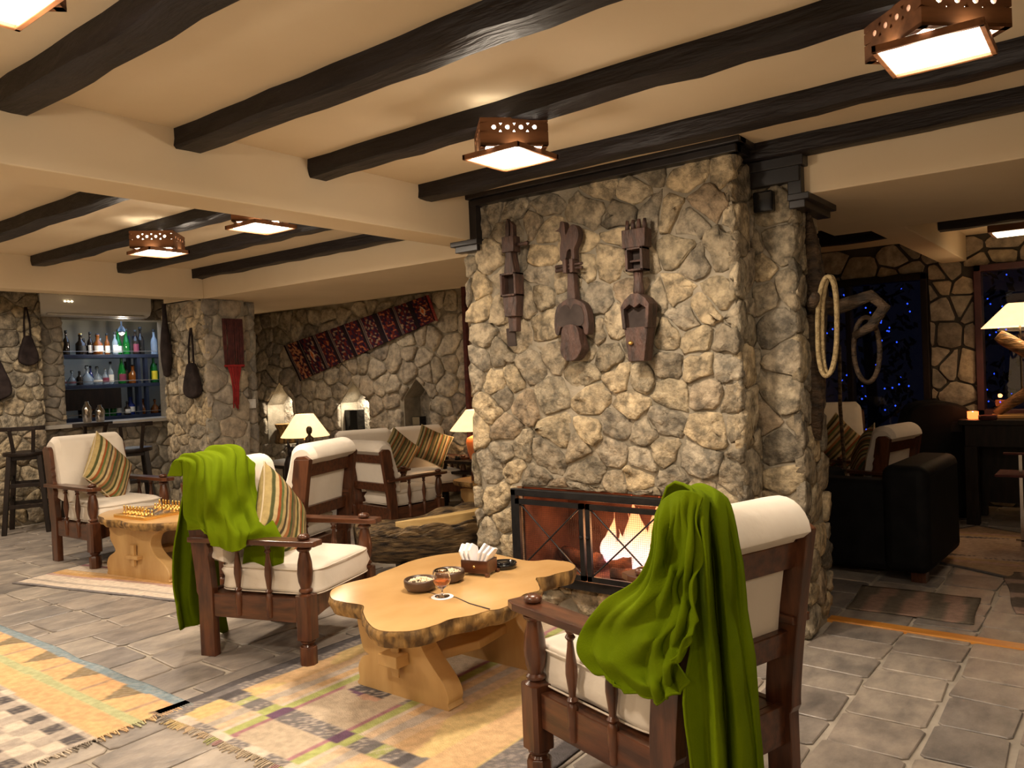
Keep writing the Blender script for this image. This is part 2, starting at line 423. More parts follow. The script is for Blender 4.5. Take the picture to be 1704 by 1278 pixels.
# ---- floor: joint bed with every flagstone laid on it
fb = MB()
fb.box(-9.6, -7.2, -3.0, 5.3, -.3, -.009); fb.box(-7.2, -3.1, -3.0, 4.12, -.3, -.009); fb.box(-3.1, 3.2, -3.0, 8.1, -.3, -.009); fb.box(-12.2, -9.6, 2.5, 5.4, -.3, -.009)
floor = S(fb.build('floor', 'grout'))
pit = MB(); pit.box(-7.2, -3.1, 4.12, 5.4, -.4, PIT).box(-10.7, -3.1, 5.4, 7.4, -.4, PIT); 
S(pit.build('floor_sunken', 'slate')); bpy.data.objects['floor_sunken'].name = 'floor.001'
Rf = random.Random(11); slabs = []
x = -9.1
while x < 1.6:
    wdt = Rf.uniform(.26, .31) if x > -1.75 else Rf.uniform(.24, .36)
    if x < -.887 < x + wdt + .12: wdt = -.887 - x
    elif abs(x + .887) < .01: wdt = .297
    elif abs(x + .59) < .02: wdt = .263
    y = .75 + Rf.uniform(0, .3)
    while y < 8.05:
        l = Rf.uniform(.21, .31) if x > -1.75 else Rf.uniform(.25, .55)
        y1 = min(y + l, 8.09)
        cx, cy = x + wdt / 2, (y + y1) / 2
        p = project(cx, cy, 0)
        inside = (x + wdt <= 1.6 and not (-3.16 < cx < -1.2 and 3.6 < cy < 4.3) and (cx > -3.05 or cy < 4.0) and not (cx < -3.1 and y1 > 4.1) and cx > -8.9)
        if inside and p and -250 < p[0] < 1950 and 560 < p[1] < 1500 and y1 - y > .08:
            poly = [(x + Rf.uniform(-.012, .012), y + Rf.uniform(-.012, .012)), (x + wdt + Rf.uniform(-.012, .012), y + Rf.uniform(-.012, .012)),
                    (x + wdt + Rf.uniform(-.012, .012), y1 + Rf.uniform(-.012, .012)), (x + Rf.uniform(-.012, .012), y1 + Rf.uniform(-.012, .012))]
            slabs.append((math.hypot(cx, cy), poly))
        y = y1
    x += wdt
slabs.sort(key=lambda t: t[0]); rest = MB()
for k, (d, poly) in enumerate(slabs):
    q = inset(poly, .0075)
    if not q: continue
    q = roundp(q, .06); n = len(q); cx = sum(p[0] for p in q) / n; cy = sum(p[1] for p in q) / n; dz = Rf.uniform(-.0015, .0005)
    vs = [(p[0] - cx, p[1] - cy, -.012) for p in q] + [(p[0] - cx, p[1] - cy, -.003 + dz) for p in q] + [((p[0] - cx) * .975, (p[1] - cy) * .975, dz) for p in q] + [(0, 0, dz)]
    fs = [(r * n + i, r * n + (i + 1) % n, (r + 1) * n + (i + 1) % n, (r + 1) * n + i) for r in (0, 1) for i in range(n)] + [(2 * n + i, 2 * n + (i + 1) % n, 3 * n) for i in range(n)]
    if k < 300:
        me = bpy.data.meshes.new('flagstone'); me.from_pydata(vs, [], fs); me.materials.append(M['slate'])
        o = bpy.data.objects.new('flagstone', me); o.location = (cx, cy, 0); o.parent = floor; C.objects.link(o)
    else: rest.add([(a + cx, b + cy, c) for a, b, c in vs], fs)
tag(rest.build('far_flagstones', 'slate', floor), kind='stuff')
m_ = MB().box(-1.25, 1.6, 4.21, 4.29, -.02, .006)
th = S(m_.build('trim_1', 'orangewood', bevel=.002))

# ---- ceiling and its plastered drop beams
ceil = S(MB().box(-12.2, 3.2, -3.0, 8.3, H, H + .15).build('ceiling', 'plaster'))
def drop(x0, x1, y0, y1, zb, m='plaster'):
    return MB().box(x0, x1, y0, y1, zb, H + .01).build('drop_beam', m, ceil, bevel=.006)
drop(-3.28, -3.04, -3.0, 4.06, ZB)
drop(-6.86, -6.65, -3.0, 4.06, ZB)
MB().prism([(-3.13, 4.06), (-3.13, 5.42), (-8.1, 5.42), (-7.35, 4.5), (-7.35, 4.06)], ZB, H + .01, 'z').build('drop_beam', 'plaster', ceil)
drop(-1.454, 3.2, 3.88, 5.33, ZB)
drop(-1.28, -1.08, 5.33, 8.05, ZB + .03)
# ---- black hewn beams
def hewn(x0, x1, y0, y1, z0, label, seed, group=None):
    R = random.Random(seed); m = MB(); n = max(6, int((x1 - x0) / .16)); vs = []; fs = []
    k = 10
    base = [(0, 1), (0, .5), (0, .08), (.07, 0), (.5, 0), (.93, 0), (1, .08), (1, .5), (1, 1), (.5, 1)]
    for i in range(n + 1):
        xx = x0 + (x1 - x0) * i / n; oy = R.uniform(-.006, .006); oz = R.uniform(-.006, .004)
        for (a, b) in base:
            vs.append((xx, y0 + (y1 - y0) * a + oy + R.uniform(-.004, .004) * (b < .9), z0 + (H + .004 - z0) * b + (oz + R.uniform(-.004, .004)) * (b < .9)))
    for i in range(n):
        for j in range(k): fs.append((i * k + j, i * k + (j + 1) % k, (i + 1) * k + (j + 1) % k, (i + 1) * k + j))
    fs.append(tuple(range(k))); fs.append(tuple(n * k + j for j in range(k - 1, -1, -1)))
    o = m.add(vs, fs).build('ceiling_beam', 'beam', smooth='auto')
    return tag(o, label, 'beam', group)
hewn(-3.04, 3.1, .61, .72, 2.32, 'black hewn ceiling beam just outside the top left corner, nearest of all', 1)
hewn(-3.04, 3.1, 1.09, 1.21, 2.32, 'black hewn ceiling beam at upper left, first one seen in the near bay', 2)
hewn(-3.04, 3.1, 1.76, 1.88, 2.32, 'thick black ceiling beam crossing the top middle, second in the near bay', 3)
hewn(-3.04, 3.1, 2.43, 2.545, 2.32, 'black ceiling beam in front of the middle ceiling lamp', 4)
hewn(-3.04, 3.1, 3.17, 3.28, 2.32, 'black ceiling beam just behind the middle ceiling lamp and before the chimney', 5)
hewn(-1.45, 3.1, 3.76, 3.875, 2.32, 'black ceiling beam that runs into the side of the chimney at right', 6)
hewn(-6.65, -3.28, 1.97, 2.08, 2.32, 'black ceiling beam of the far bay nearest the left picture edge', 7)
hewn(-6.65, -3.28, 2.62, 2.73, 2.32, 'black ceiling beam of the far bay left of both far lamps', 8)
hewn(-6.65, -3.28, 3.28, 3.39, 2.32, 'black ceiling beam of the far bay behind the two far lamps', 9)
hewn(-6.65, -3.28, 3.95, 4.055, 2.32, 'last black ceiling beam of the far bay, beside the plastered cross beam', 10)
hewn(-3.0, -1.28, 5.75, 5.86, 2.28, 'black ceiling beam of the right room, left of its white drop beam', 11)
hewn(-3.0, -1.28, 6.7, 6.81, 2.28, 'black ceiling beam near the back of the right room, left of its drop beam', 12)
hewn(-1.08, 3.1, 5.75, 5.86, 2.28, 'black ceiling beam of the right room, right of its white drop beam', 13)
hewn(-1.08, 3.1, 6.7, 6.81, 2.28, 'black ceiling beam at the back of the right room beside a wooden lamp', 14)

# ---- plain enclosing walls
S(MB().box(-12.2, 3.2, -3.15, -3.0, -.3, H).build('wall_back', 'plaster'))
S(MB().box(3.2, 3.35, -3.15, 8.3, -.3, H).build('wall_right', 'plaster'))
S(MB().box(-3.13, -3.03, 4.24, 8.1, -.4, H).build('wall_divider', 'plaster'))
S(MB().box(-10.85, -10.7, 6.5, 7.4, -.4, H).build('wall_lounge_end', 'mortar'))
# ---- wall with the bar opening (faces the room, runs along Y)
wl = S(MB().box(-9.45, -8.95, -3.0, 3.56, -.3, H).build('wall_left', 'mortar'))
stonework(wl, (-8.95, 0, 0), (0, 1, 0), (0, 0, 1), 2.55, 3.585, 0, 2.4, .16, 'stone', 21, proud=.035, joint=.009)
bm = slab_with_holes(3.56, 5.25, -.3, H, [rect(3.9, 5.12, .975, 2.15)], (-9.2, 0, 0), (0, 1, 0), (0, 0, 1), .25)
wb = S(bm_obj(bm, 'wall_bar', 'mortar'))
stonework(wb, (-9.2, 0, 0), (0, 1, 0), (0, 0, 1), 3.56, 5.25, 0, 2.4, .15, 'stone_grey', 22, proud=.035, joint=.007, holes=[rect(3.9, 5.12, .975, 2.15)])
S(MB().prism([(-7.95, 5.25), (-9.3, 5.25), (-11.35, 6.62), (-11.35, 6.8), (-9.25, 5.4), (-7.95, 5.4)], -.4, H, 'z').build('wall_partition', 'plaster2'))
# ---- pillar
wp = S(MB().box(-7.35, -6.65, 4.06, 4.47, -.3, ZB + .01).box(-7.35, -6.75, 4.47, 4.64, -.3, ZB).build('wall_pillar', 'mortar'))
stonework(wp, (-6.65, 0, 0), (0, 1, 0), (0, 0, 1), 4.035, 4.48, 0, ZB, .19, 'stone_grey', 23, proud=.022, joint=.007)
stonework(wp, (-6.75, 0, 0), (0, 1, 0), (0, 0, 1), 4.475, 4.65, PIT, ZB, .17, 'stone_grey', 24, proud=.02, joint=.007)
stonework(wp, (0, 4.06, 0), (1, 0, 0), (0, 0, 1), -7.36, -6.63, 0, ZB, .15, 'stone', 25, proud=.028, joint=.007)
# ---- niche wall of the sunken lounge
def arch(c, hw, z0, zs, za): return [(c - hw, z0), (c + hw, z0), (c + hw, zs), (c, za), (c - hw, zs)]
NI = [arch(-10.02, .34, .42, 1.0, 1.36), arch(-8.37, .29, .52, 1.02, 1.32), arch(-7.17, .24, .66, 1.07, 1.33)]
bm = slab_with_holes(-10.7, -3.13, PIT - .1, H, NI, (0, 7.3, 0), (1, 0, 0), (0, 0, 1), .34)
wn = S(bm_obj(bm, 'wall_niches', 'mortar'))
S(MB().box(-10.7, -6.4, 7.60, 7.7, -.3, H).build('wall_niche_backing', 'stone_pale'))
stonework(wn, (0, 7.3, 0), (1, 0, 0), (0, 0, 1), -10.6, -5.9, PIT, 2.4, .25, 'stone_pale', 26, proud=.05, joint=.016, holes=NI, jit=.45)
tag(MB().box(-6.27, -6.22, 7.2, 7.26, .3, 2.4).build('conduit_pipe', 'darkred', bevel=.004), 'thin dark vertical pipe on the niche wall beside the chimney edge', 'pipe')
# ---- back wall of the right room with two night windows
W1 = rect(-2.75, -1.40, .47, 2.10); W2 = rect(-1.03, .45, .80, 2.12)
bm = slab_with_holes(-3.13, 3.2, -.3, H, [W1, W2], (0, 8.1, 0), (1, 0, 0), (0, 0, 1), .2)
wf = S(bm_obj(bm, 'wall_front', 'mortar_dark'))
stonework(wf, (0, 8.1, 0), (1, 0, 0), (0, 0, 1), -3.0, .9, 0, 2.4, .195, 'stone_grey', 27, proud=.02, joint=.02, holes=[W1, W2], flat=True, aspect=1.15)
for k, (a, b, c, d), m in ((1, (-2.75, -1.40, .47, 2.10), 'wood_black'), (2, (-1.03, .45, .80, 2.12), 'plum')):
    f = MB(); t = .055
    f.box(a, b, 8.03, 8.2, d - t, d); f.box(a, b, 8.03, 8.2, c, c + t); f.box(a, a + t, 8.03, 8.2, c, d); f.box(b - t, b, 8.03, 8.2, c, d)
    if k == 1: f.box(-2.12, -2.07, 8.05, 8.18, c, d)
    wd = S(f.build('window_%d' % k, m, bevel=.004))
    MB().box(a + t, b - t, 8.10, 8.108, c + t, d - t).build('pane', 'night', wd)

# ---- fireplace: core, stones, opening, screen
FX0, FX1, FZ0, FZ1 = -2.81, -1.80, .157, .69
fp = empty('stone_fireplace', (-2.29, 3.9, 0), 0, 'massive rubble stone fireplace and chimney breast with a black framed fire opening', 'fireplace')
def child_world(o, par):
    o.location = Vector(o.location) - par.location; return o
core = MB().box(-3.11, FX0, 3.65, 4.24, -.3, H).box(FX1, -1.454, 3.65, 4.24, -.3, H).box(FX0, FX1, 3.65, 4.24, FZ1, H).box(FX0, FX1, 3.65, 4.24, -.3, FZ0)
core.box(FX0, FX1, 4.17, 4.24, FZ0, FZ1).box(-1.454, -1.25, 3.88, 4.24, -.3, ZB + .03)
child_world(core.build('masonry_core', 'mortar', fp), fp)
lin = MB().box(FX0 - .001, FX0 + .012, 3.70, 4.17, FZ0, FZ1).box(FX1 - .012, FX1 + .001, 3.70, 4.17, FZ0, FZ1).box(FX0, FX1, 4.155, 4.172, FZ0, FZ1).box(FX0, FX1, 3.70, 4.17, FZ0 - .001, FZ0 + .01).box(FX0, FX1, 3.70, 4.17, FZ1 - .012, FZ1 + .001)
child_world(lin.build('firebox_lining', 'firebrick', fp), fp)
hole = [rect(FX0, FX1, FZ0, FZ1)]
def fst(O, U, u0, u1, z0, z1, cs, seed, **k):
    stonework(fp, Vector(O) - fp.location, U, (0, 0, 1), u0, u1, z0, z1, cs, 'stone', seed, limit=200, **k)
fst((0, 3.65, 0), (1, 0, 0), -3.13, -1.43, 0, 2.36, .152, 31, holes=hole, proud=.024, joint=.007, aspect=1.25, jit=.47, rough=.018)
fst((-1.454, 0, 0), (0, 1, 0), 3.63, 3.88, 0, 2.36, .15, 32, joint=.007, proud=.025)
fst((0, 3.88, 0), (1, 0, 0), -1.454, -1.23, 0, 2.30, .165, 33, joint=.007, proud=.022)
fst((-1.25, 0, 0), (0, 1, 0), 3.86, 4.26, 0, 2.14, .16, 34, joint=.007, proud=.024)
# black moulding round the chimney head
cn = MB()
def mould(x0, x1, y0, y1, z0, z1): cn.box(x0, x1, y0, y1, z0, z1)
mould(-3.02, -1.40, 3.585, 3.65, 2.335, 2.372); mould(-3.04, -1.375, 3.56, 3.65, 2.372, 2.4)
mould(-1.454, -1.40, 3.60, 3.86, 2.335, 2.372); mould(-1.454, -1.375, 3.58, 3.84, 2.372, 2.4)
mould(-1.454, -1.19, 3.82, 3.88, 2.20, 2.30); mould(-1.454, -1.165, 3.80, 3.88, 2.27, 2.32)
mould(-1.25, -1.185, 3.83, 3.90, 2.12, 2.28); mould(-1.25, -1.175, 3.84, 4.26, 2.075, 2.115); mould(-1.25, -1.15, 3.82, 4.28, 2.11, 2.142)
mould(-3.04, -2.985, 3.59, 3.65, 2.11, 2.37); mould(-3.16, -2.985, 3.59, 3.65, 2.075, 2.115); mould(-3.18, -2.97, 3.57, 3.65, 2.11, 2.142)
child_world(cn.build('crown_moulding', 'cornice', fp, bevel=.004), fp)
# black iron fire screen with two doors
fs_ = MB(); Y0, Y1 = 3.585, 3.62
fs_.box(FX0 + .0, FX1, Y0, Y1, FZ1 - .045, FZ1 - .005); fs_.box(FX0, FX1, Y0, Y1, FZ0, FZ0 + .05); fs_.box(FX0, FX0 + .035, Y0, Y1, FZ0, FZ1 - .01); fs_.box(FX1 - .035, FX1, Y0, Y1, FZ0, FZ1 - .01)
scr = child_world(fs_.build('fire_screen', 'iron', fp, bevel=.003), fp)
for a, b in ((FX0 + .042, -2.312), (-2.298, FX1 - .042)):
    d = MB(); z0, z1 = FZ0 + .058, FZ1 - .06; t = .028; y0, y1 = 3.57, 3.59
    d.box(a, b, y0, y1, z1 - t, z1); d.box(a, b, y0, y1, z0, z0 + t); d.box(a, a + t, y0, y1, z0, z1); d.box(b - t, b, y0, y1, z0, z1)
    d.tube([(a + t, 3.578, z0 + t), (b - t, 3.578, z1 - t)], .0045, 6); d.tube([(a + t, 3.582, z1 - t), (b - t, 3.582, z0 + t)], .0045, 6)
    d.build('screen_door', 'iron', scr)
    g = MB(); n = int((b - a - 2 * t) / .011)
    for i in range(n + 1):
        xx = a + t + (b - a - 2 * t) * i / n; g.box(xx - .0004, xx + .0004, 3.588, 3.5888, z0 + t, z1 - t)
    nz = int((z1 - z0 - 2 * t) / .011)
    for i in range(nz + 1):
        zz = z0 + t + (z1 - z0 - 2 * t) * i / nz; g.box(a + t, b - t, 3.588, 3.5888, zz - .0004, zz + .0004)
    tag(g.build('wire_mesh', 'iron', scr, flip=False), kind='stuff')
    MB().lathe([(.006, 0), (.011, .01), (.004, .02)], n=8, mtx=Matrix.Translation((b - .014 if a < -2.5 else a + .014, 3.57, .45)) @ Matrix.Rotation(PI / 2, 4, 'X')).build('door_knob', 'iron', scr)
# fire and logs
for i, (p, q, r, lb) in enumerate((((-2.74, 4.0, .235), (-2.44, 3.92, .225), .045, 'long charred log lying across the left of the fire'),
                               ((-2.32, 3.84, .225), (-1.95, 4.0, .30), .045, 'burning log leaning up at the right of the fire'),
                               ((-2.35, 4.06, .24), (-1.86, 4.06, .235), .05, 'charred log at the back of the fire under the flames'),
                               ((-2.28, 3.80, .21), (-1.95, 3.82, .215), .035, 'small glowing log at the front of the fire'))):
    R = random.Random(i); n = 9
    pts = [Vector(p).lerp(Vector(q), t / n) + Vector((0, R.uniform(-.006, .006), R.uniform(-.006, .006))) for t in range(n + 1)]
    tag(MB().tube(pts, [r * R.uniform(.85, 1.1) for _ in pts], 10).build('firewood_log', 'charlog', smooth=True), lb, 'log')
mf = bpy.data.materials.new('flame'); mf.use_nodes = True; nt = mf.node_tree; nt.nodes.clear(); N = nt.nodes; L = nt.links
out = N.new('ShaderNodeOutputMaterial'); em = N.new('ShaderNodeEmission'); tr = N.new('ShaderNodeBsdfTransparent'); mx = N.new('ShaderNodeMixShader')
lw = N.new('ShaderNodeLayerWeight'); lw.inputs[0].default_value = .35; tc = N.new('ShaderNodeTexCoord'); sp = N.new('ShaderNodeSeparateXYZ'); rp = N.new('ShaderNodeValToRGB')
L.new(tc.outputs['Generated'], sp.inputs[0]); L.new(sp.outputs['Z'], rp.inputs[0])
cr = rp.color_ramp; cr.elements[0].color = (1, .35, .55, 1); cr.elements[1].color = (.8, .1, .03, 1); cr.elements[1].position = 1
e = cr.elements.new(.18); e.color = (1, .62, .55, 1)
e = cr.elements.new(.55); e.color = (1, .42, .16, 1)
L.new(rp.outputs[0], em.inputs[0]); em.inputs[1].default_value = FLAME_E
pw = N.new('ShaderNodeMath'); pw.operation = 'POWER'; pw.inputs[1].default_value = .8; L.new(lw.outputs['Facing'], pw.inputs[0])
L.new(pw.outputs[0], mx.inputs[0]); L.new(em.outputs[0], mx.inputs[1]); L.new(tr.outputs[0], mx.inputs[2]); L.new(mx.outputs[0], out.inputs[0]); M['flame'] = mf
fl = MB(); Rl = random.Random(4)
for (bx, by, bz, h, r, lean) in ((-2.24, 3.97, .23, .30, .05, -.01), (-2.18, 3.88, .21, .2, .045, .02), (-1.88, 3.93, .25, .36, .06, .02), (-2.36, 3.95, .22, .30, .045, .0), (-2.30, 3.9, .22, .22, .05, .01), (-2.42, 3.98, .22, .18, .04, .01), (-2.28, 4.0, .24, .38, .055, .03), (-2.20, 3.96, .23, .33, .055, .03), (-2.13, 3.92, .22, .26, .05, .05), (-2.05, 3.98, .23, .36, .065, .06), (-1.97, 3.95, .24, .40, .06, .09), (-2.10, 4.02, .22, .40, .06, .0),
                             (-1.92, 4.0, .25, .34, .05, .05), (-2.24, 3.9, .22, .16, .035, -.02), (-2.02, 3.86, .2, .2, .05, .02), (-2.13, 3.84, .19, .12, .045, 0)):
    pts = []; rs = []
    for t in range(11):
        u = t / 10; pts.append((bx + lean * u + .018 * math.sin(u * 5 + bx * 20), by, bz + h * u)); rs.append(max(.001, r * (math.sin(PI * min(1, u * .9 + .18)) ** 1.1) * (1 - .3 * u)))
    fl.tube(pts, rs, 10)
tag(fl.build('flames', 'flame', smooth=True), 'bright pink orange flames rising at the right side of the firebox', 'fire', kind='stuff')
# speaker box on the pier
tag(MB().box(-1.41, -1.315, 3.80, 3.852, 2.075, 2.175).build('wall_speaker', 'blackgloss', bevel=.008), 'small square black speaker box high on the pier beside the chimney', 'speaker')
light('fire_light', 'POINT', (-2.12, 3.88, .42), FIRE_E, (1, .42, .16), .08)
light('fire_light_left', 'POINT', (-2.45, 3.85, .40), FIRE_E * .4, (1, .4, .15), .06)
# ================================================================ LAMPS
def panel_holes(wd, z0, z1, nh, zr, r, mtx, mb, th=.012):
    """upright board in local xz with round holes bored through it"""
    c = []; n = 12
    hx = [wd * (k + 1) / (nh + 1) - wd / 2 for k in range(nh)]
    xs = [-wd / 2] + [(hx[i] + hx[i + 1]) / 2 for i in range(nh - 1)] + [wd / 2]
    za, zb = zr - r * 2.2, zr + r * 2.2
    for y in (0, th):
        mb.add([(-wd / 2, y, z0), (wd / 2, y, z0), (wd / 2, y, za), (-wd / 2, y, za)], [(0, 1, 2, 3)], mtx)
        mb.add([(-wd / 2, y, zb), (wd / 2, y, zb), (wd / 2, y, z1), (-wd / 2, y, z1)], [(0, 1, 2, 3)], mtx)
    for i in range(nh):
        x0, x1 = xs[i], xs[i + 1]; vs = []
        for y in (0, th):
            for k in range(n):
                a = 2 * PI * (k + .5) / n; dx, dz = math.cos(a), math.sin(a)
                t = min(((x1 - hx[i]) if dx > 0 else (hx[i] - x0)) / max(abs(dx), 1e-6), ((zb - zr) if dz > 0 else (zr - za)) / max(abs(dz), 1e-6))
                vs += [(hx[i] + dx * t, y, zr + dz * t), (hx[i] + dx * r, y, zr + dz * r)]
        fs = []
        for k in range(n):
            k2 = (k + 1) % n
            fs.append((2 * k, 2 * k2, 2 * k2 + 1, 2 * k + 1)); fs.append((2 * n + 2 * k, 2 * n + 2 * k2, 2 * n + 2 * k2 + 1, 2 * n + 2 * k + 1))
            fs.append((2 * k + 1, 2 * k2 + 1, 2 * n + 2 * k2 + 1, 2 * n + 2 * k + 1))
        mb.add(vs, fs, mtx)
        # corner fillers between the ring's rectangle samples and the true corners
        for cx_, cz_ in ((x0, za), (x1, za), (x1, zb), (x0, zb)):
            pass
def ceiling_lamp(name, x, y, label, energy, glow=1.0):
    """hangs from the underside of a black beam; body turned 45 degrees, lower frame square to the room"""
    zt = 2.323
    t = empty(name, (x, y, zt), PI / 4, label, 'lamp', 'square wooden ceiling lamps with pierced sides')
    W = .262; D = .105
    hb = MB()
    for k in range(4):
        mtx = Matrix.Rotation(k * PI / 2, 4, 'Z') @ Matrix.Translation((0, -W / 2, 0))
        panel_holes(W, -D, 0, 4, -.036, .0085, mtx, hb)
    for k in range(4):
        mtx = Matrix.Rotation(k * PI / 2, 4, 'Z')
        hb.box(-W / 2, W / 2, -W / 2, -W / 2 + .022, -D, -D + .01, mtx)
    hb.build('housing', 'lampwood', t, flip=False)
    MB().box(-.1, .1, -.1, .1, -.008, 0).build('mounting_plate', 'lampwood', t)
    MB().box(-W / 2 + .014, W / 2 - .014, -W / 2 + .014, W / 2 - .014, -D + .012, -.012).build('diffuser', 'diffuser', t)
    fr = MB(); q = .137; dq = MB()
    for k in range(4):
        mtx = Matrix.Rotation(PI / 4 + k * PI / 2, 4, 'Z')
        fr.box(-q, q, -q, -q + .014, -D - .022, -D - .001, mtx)
        if k == 0: dq.box(-q + .012, q - .012, -q + .012, q - .012, -D - .012, -D - .006, mtx)
    fr.build('lower_frame', 'lampwood', t, bevel=.002); dq.build('lower_diffuser', 'diffuser', t)
    light(name + '_light', 'AREA', (x, y, zt - D - .03), energy, WARM, .2)
    light(name + '_glow', 'POINT', (x, y, zt - D - .09), energy * UPK * glow, WARM, .06)
    return t
ceiling_lamp('ceiling_lamp', -1.915, 2.535, 'square wooden ceiling lamp in the middle, in front of the stone chimney', LAMP_E)
ceiling_lamp('ceiling_lamp', -.40, 2.53, 'big square wooden ceiling lamp at the top right corner', LAMP_E * .38)
ceiling_lamp('ceiling_lamp', -1.90, .665, 'wooden ceiling lamp cut off by the top left corner', LAMP_E)
ceiling_lamp('ceiling_lamp', -4.86, 2.665, 'left one of the two wooden ceiling lamps in the far bay', LAMP_E * .9)
ceiling_lamp('ceiling_lamp', -3.75, 2.655, 'right one of the two far bay ceiling lamps, half behind the plaster beam', LAMP_E * .8)
# added unseen fill lights, beside and behind the camera and hidden by drop beams
for (x, y, k) in ((-4.8, .6, 1), (-8.0, 1.6, 1.2), (1.2, .4, .55), (-.5, -1.6, 1), (-3.6, -1.5, 1), (-7.9, 3.0, .5), (-7.6, 6.2, .35)):
    light('added_fill_light', 'AREA', (x, y, 2.2), LAMP_E * BACKK * k, WARM, .3)
# slim wooden ceiling lamp of the right room, seen edge on
o = MB().box(-.78, -.40, 6.86, 7.2, 2.24, 2.30).build('ceiling_panel_lamp', 'lampwood', bevel=.004); tag(o, 'flat pale wooden ceiling lamp above the desk in the right room', 'lamp')
MB().box(-.75, -.43, 6.89, 7.17, 2.232, 2.24).build('diffuser', 'shade_in', o)
light('right_room_light', 'AREA', (-.3, 6.6, 2.2), RIGHT_E, WARM, .3)
o = MB().box(-2.6, -2.12, 5.9, 6.3, 2.22, 2.30).build('ceiling_panel_lamp', 'lampwood', bevel=.004); tag(o, 'flat wooden ceiling lamp just right of the chimney head, unlit', 'lamp')

def shade_lamp(name, x, y, z0, zs0, zs1, r0, r1, label, base_fn, e, square=False):
    t = empty(name, (x, y, z0), .3, label, 'lamp'); n = 4 if square else 28
    s = MB(); n_ = n; ph = PI / 4 if square else 0; vs = []
    for r, z in ((r0, zs0 - z0), (r1, zs1 - z0)):
        for k in range(n_): a = 2 * PI * k / n_ + ph; vs.append((r * math.cos(a), r * math.sin(a), z))
    s.add(vs, [(k, (k + 1) % n_, n_ + (k + 1) % n_, n_ + k) for k in range(n_)])
    s.build('lamp_shade', 'shade', t, smooth=not square, solid=.003, flip=False)
    base_fn(t)
    MB().lathe([(.006, 0), (.022, .02), (.03, .045), (.02, .07), (.004, .085)], c=(0, 0, zs0 - z0 + .04), n=12).build('bulb', 'spark', t, smooth=True)
    light(name + '_light', 'POINT', (x, y, (zs0 + zs1) / 2 - .02), e, (1, .68, .38), .05)
    return t
def base1(t):
    MB().lathe([(.09, 0), (.11, .03), (.1, .12), (.06, .2), (.02, .24), (.015, .46)], n=20).build('lamp_base', 'ceramic', t, smooth=True)
def base2(t):
    MB().lathe([(.06, 0), (.075, .01), (.075, .02), (.1, .12), (.115, .2), (.1, .25), (.04, .275), (.015, .29), (.012, .34)], n=24).build('lamp_base', 'ceramic', t, smooth=True)

# ================================================================ ARMCHAIRS
def spindle(x, y, z0, z1, mb, r=.017):
    L = z1 - z0
    prof = [(.75, 0), (.9, .03), (.9, .1), (1.05, .12), (1.05, .3), (.62, .33), (1.1, .36), (.62, .39), (.8, .46), (1.15, .58), (1.1, .66), (.7, .8), (.55, .87), (1.0, .9), (.62, .93), (.95, .96), (1.0, 1)]
    mb.lathe([(r * a, L * b) for a, b in prof], (x, y, z0), 10)
def cushion_box(x0, x1, y0, y1, z0, z1, R, nx=18, ny=18, puff=.02, wr=.007):
    """boxed cushion as a closed superellipsoid shell with soft creases"""
    cx, cy, cz = (x0 + x1) / 2, (y0 + y1) / 2, (z0 + z1) / 2; a, b, c = (x1 - x0) / 2, (y1 - y0) / 2, (z1 - z0) / 2
    vs = []; fs = []; n = 44; m = 18
    sg = lambda v, p: math.copysign(abs(v) ** p, v)
    sx, sy = R.uniform(0, 9), R.uniform(0, 9)
    for j in range(m + 1):
        ph = -PI / 2 + PI * j / m
        for i in range(n):
            th = 2 * PI * i / n
            X = a * sg(math.cos(ph), .22) * sg(math.cos(th), .2); Y = b * sg(math.cos(ph), .22) * sg(math.sin(th), .2); Z = c * sg(math.sin(ph), .42)
            side = abs(math.cos(ph)) ** .3
            if j > m / 2: Z += puff * (1 - (X / a) ** 2) * (1 - (Y / b) ** 2)
            f = noise.noise(Vector((X * 4 + sx, Y * 4 + sy, Z * 32))) * wr * 2.2 * side if abs(math.sin(ph)) < .8 else noise.noise(Vector((X * 6 + sx, Y * 6 + sy, 3))) * wr * .8
            nx_, ny_ = (X / a) ** 5, (Y / b) ** 5
            vs.append((cx + X + nx_ * f * 1.5, cy + Y + ny_ * f * 1.5, cz + Z + (f * .6 if abs(math.sin(ph)) >= .8 else 0)))
    for j in range(m):
        for i in range(n): fs.append((j * n + i, j * n + (i + 1) % n, (j + 1) * n + (i + 1) % n, (j + 1) * n + i))
    return MB().add(vs, fs)
def back_x(z):        # centre line of the raked, slightly curved back post
    if z < .34: return -.285 - .015 * (z / .34) * 0
    u = (z - .34) / .52
    return -.285 - .072 * u ** 1.25
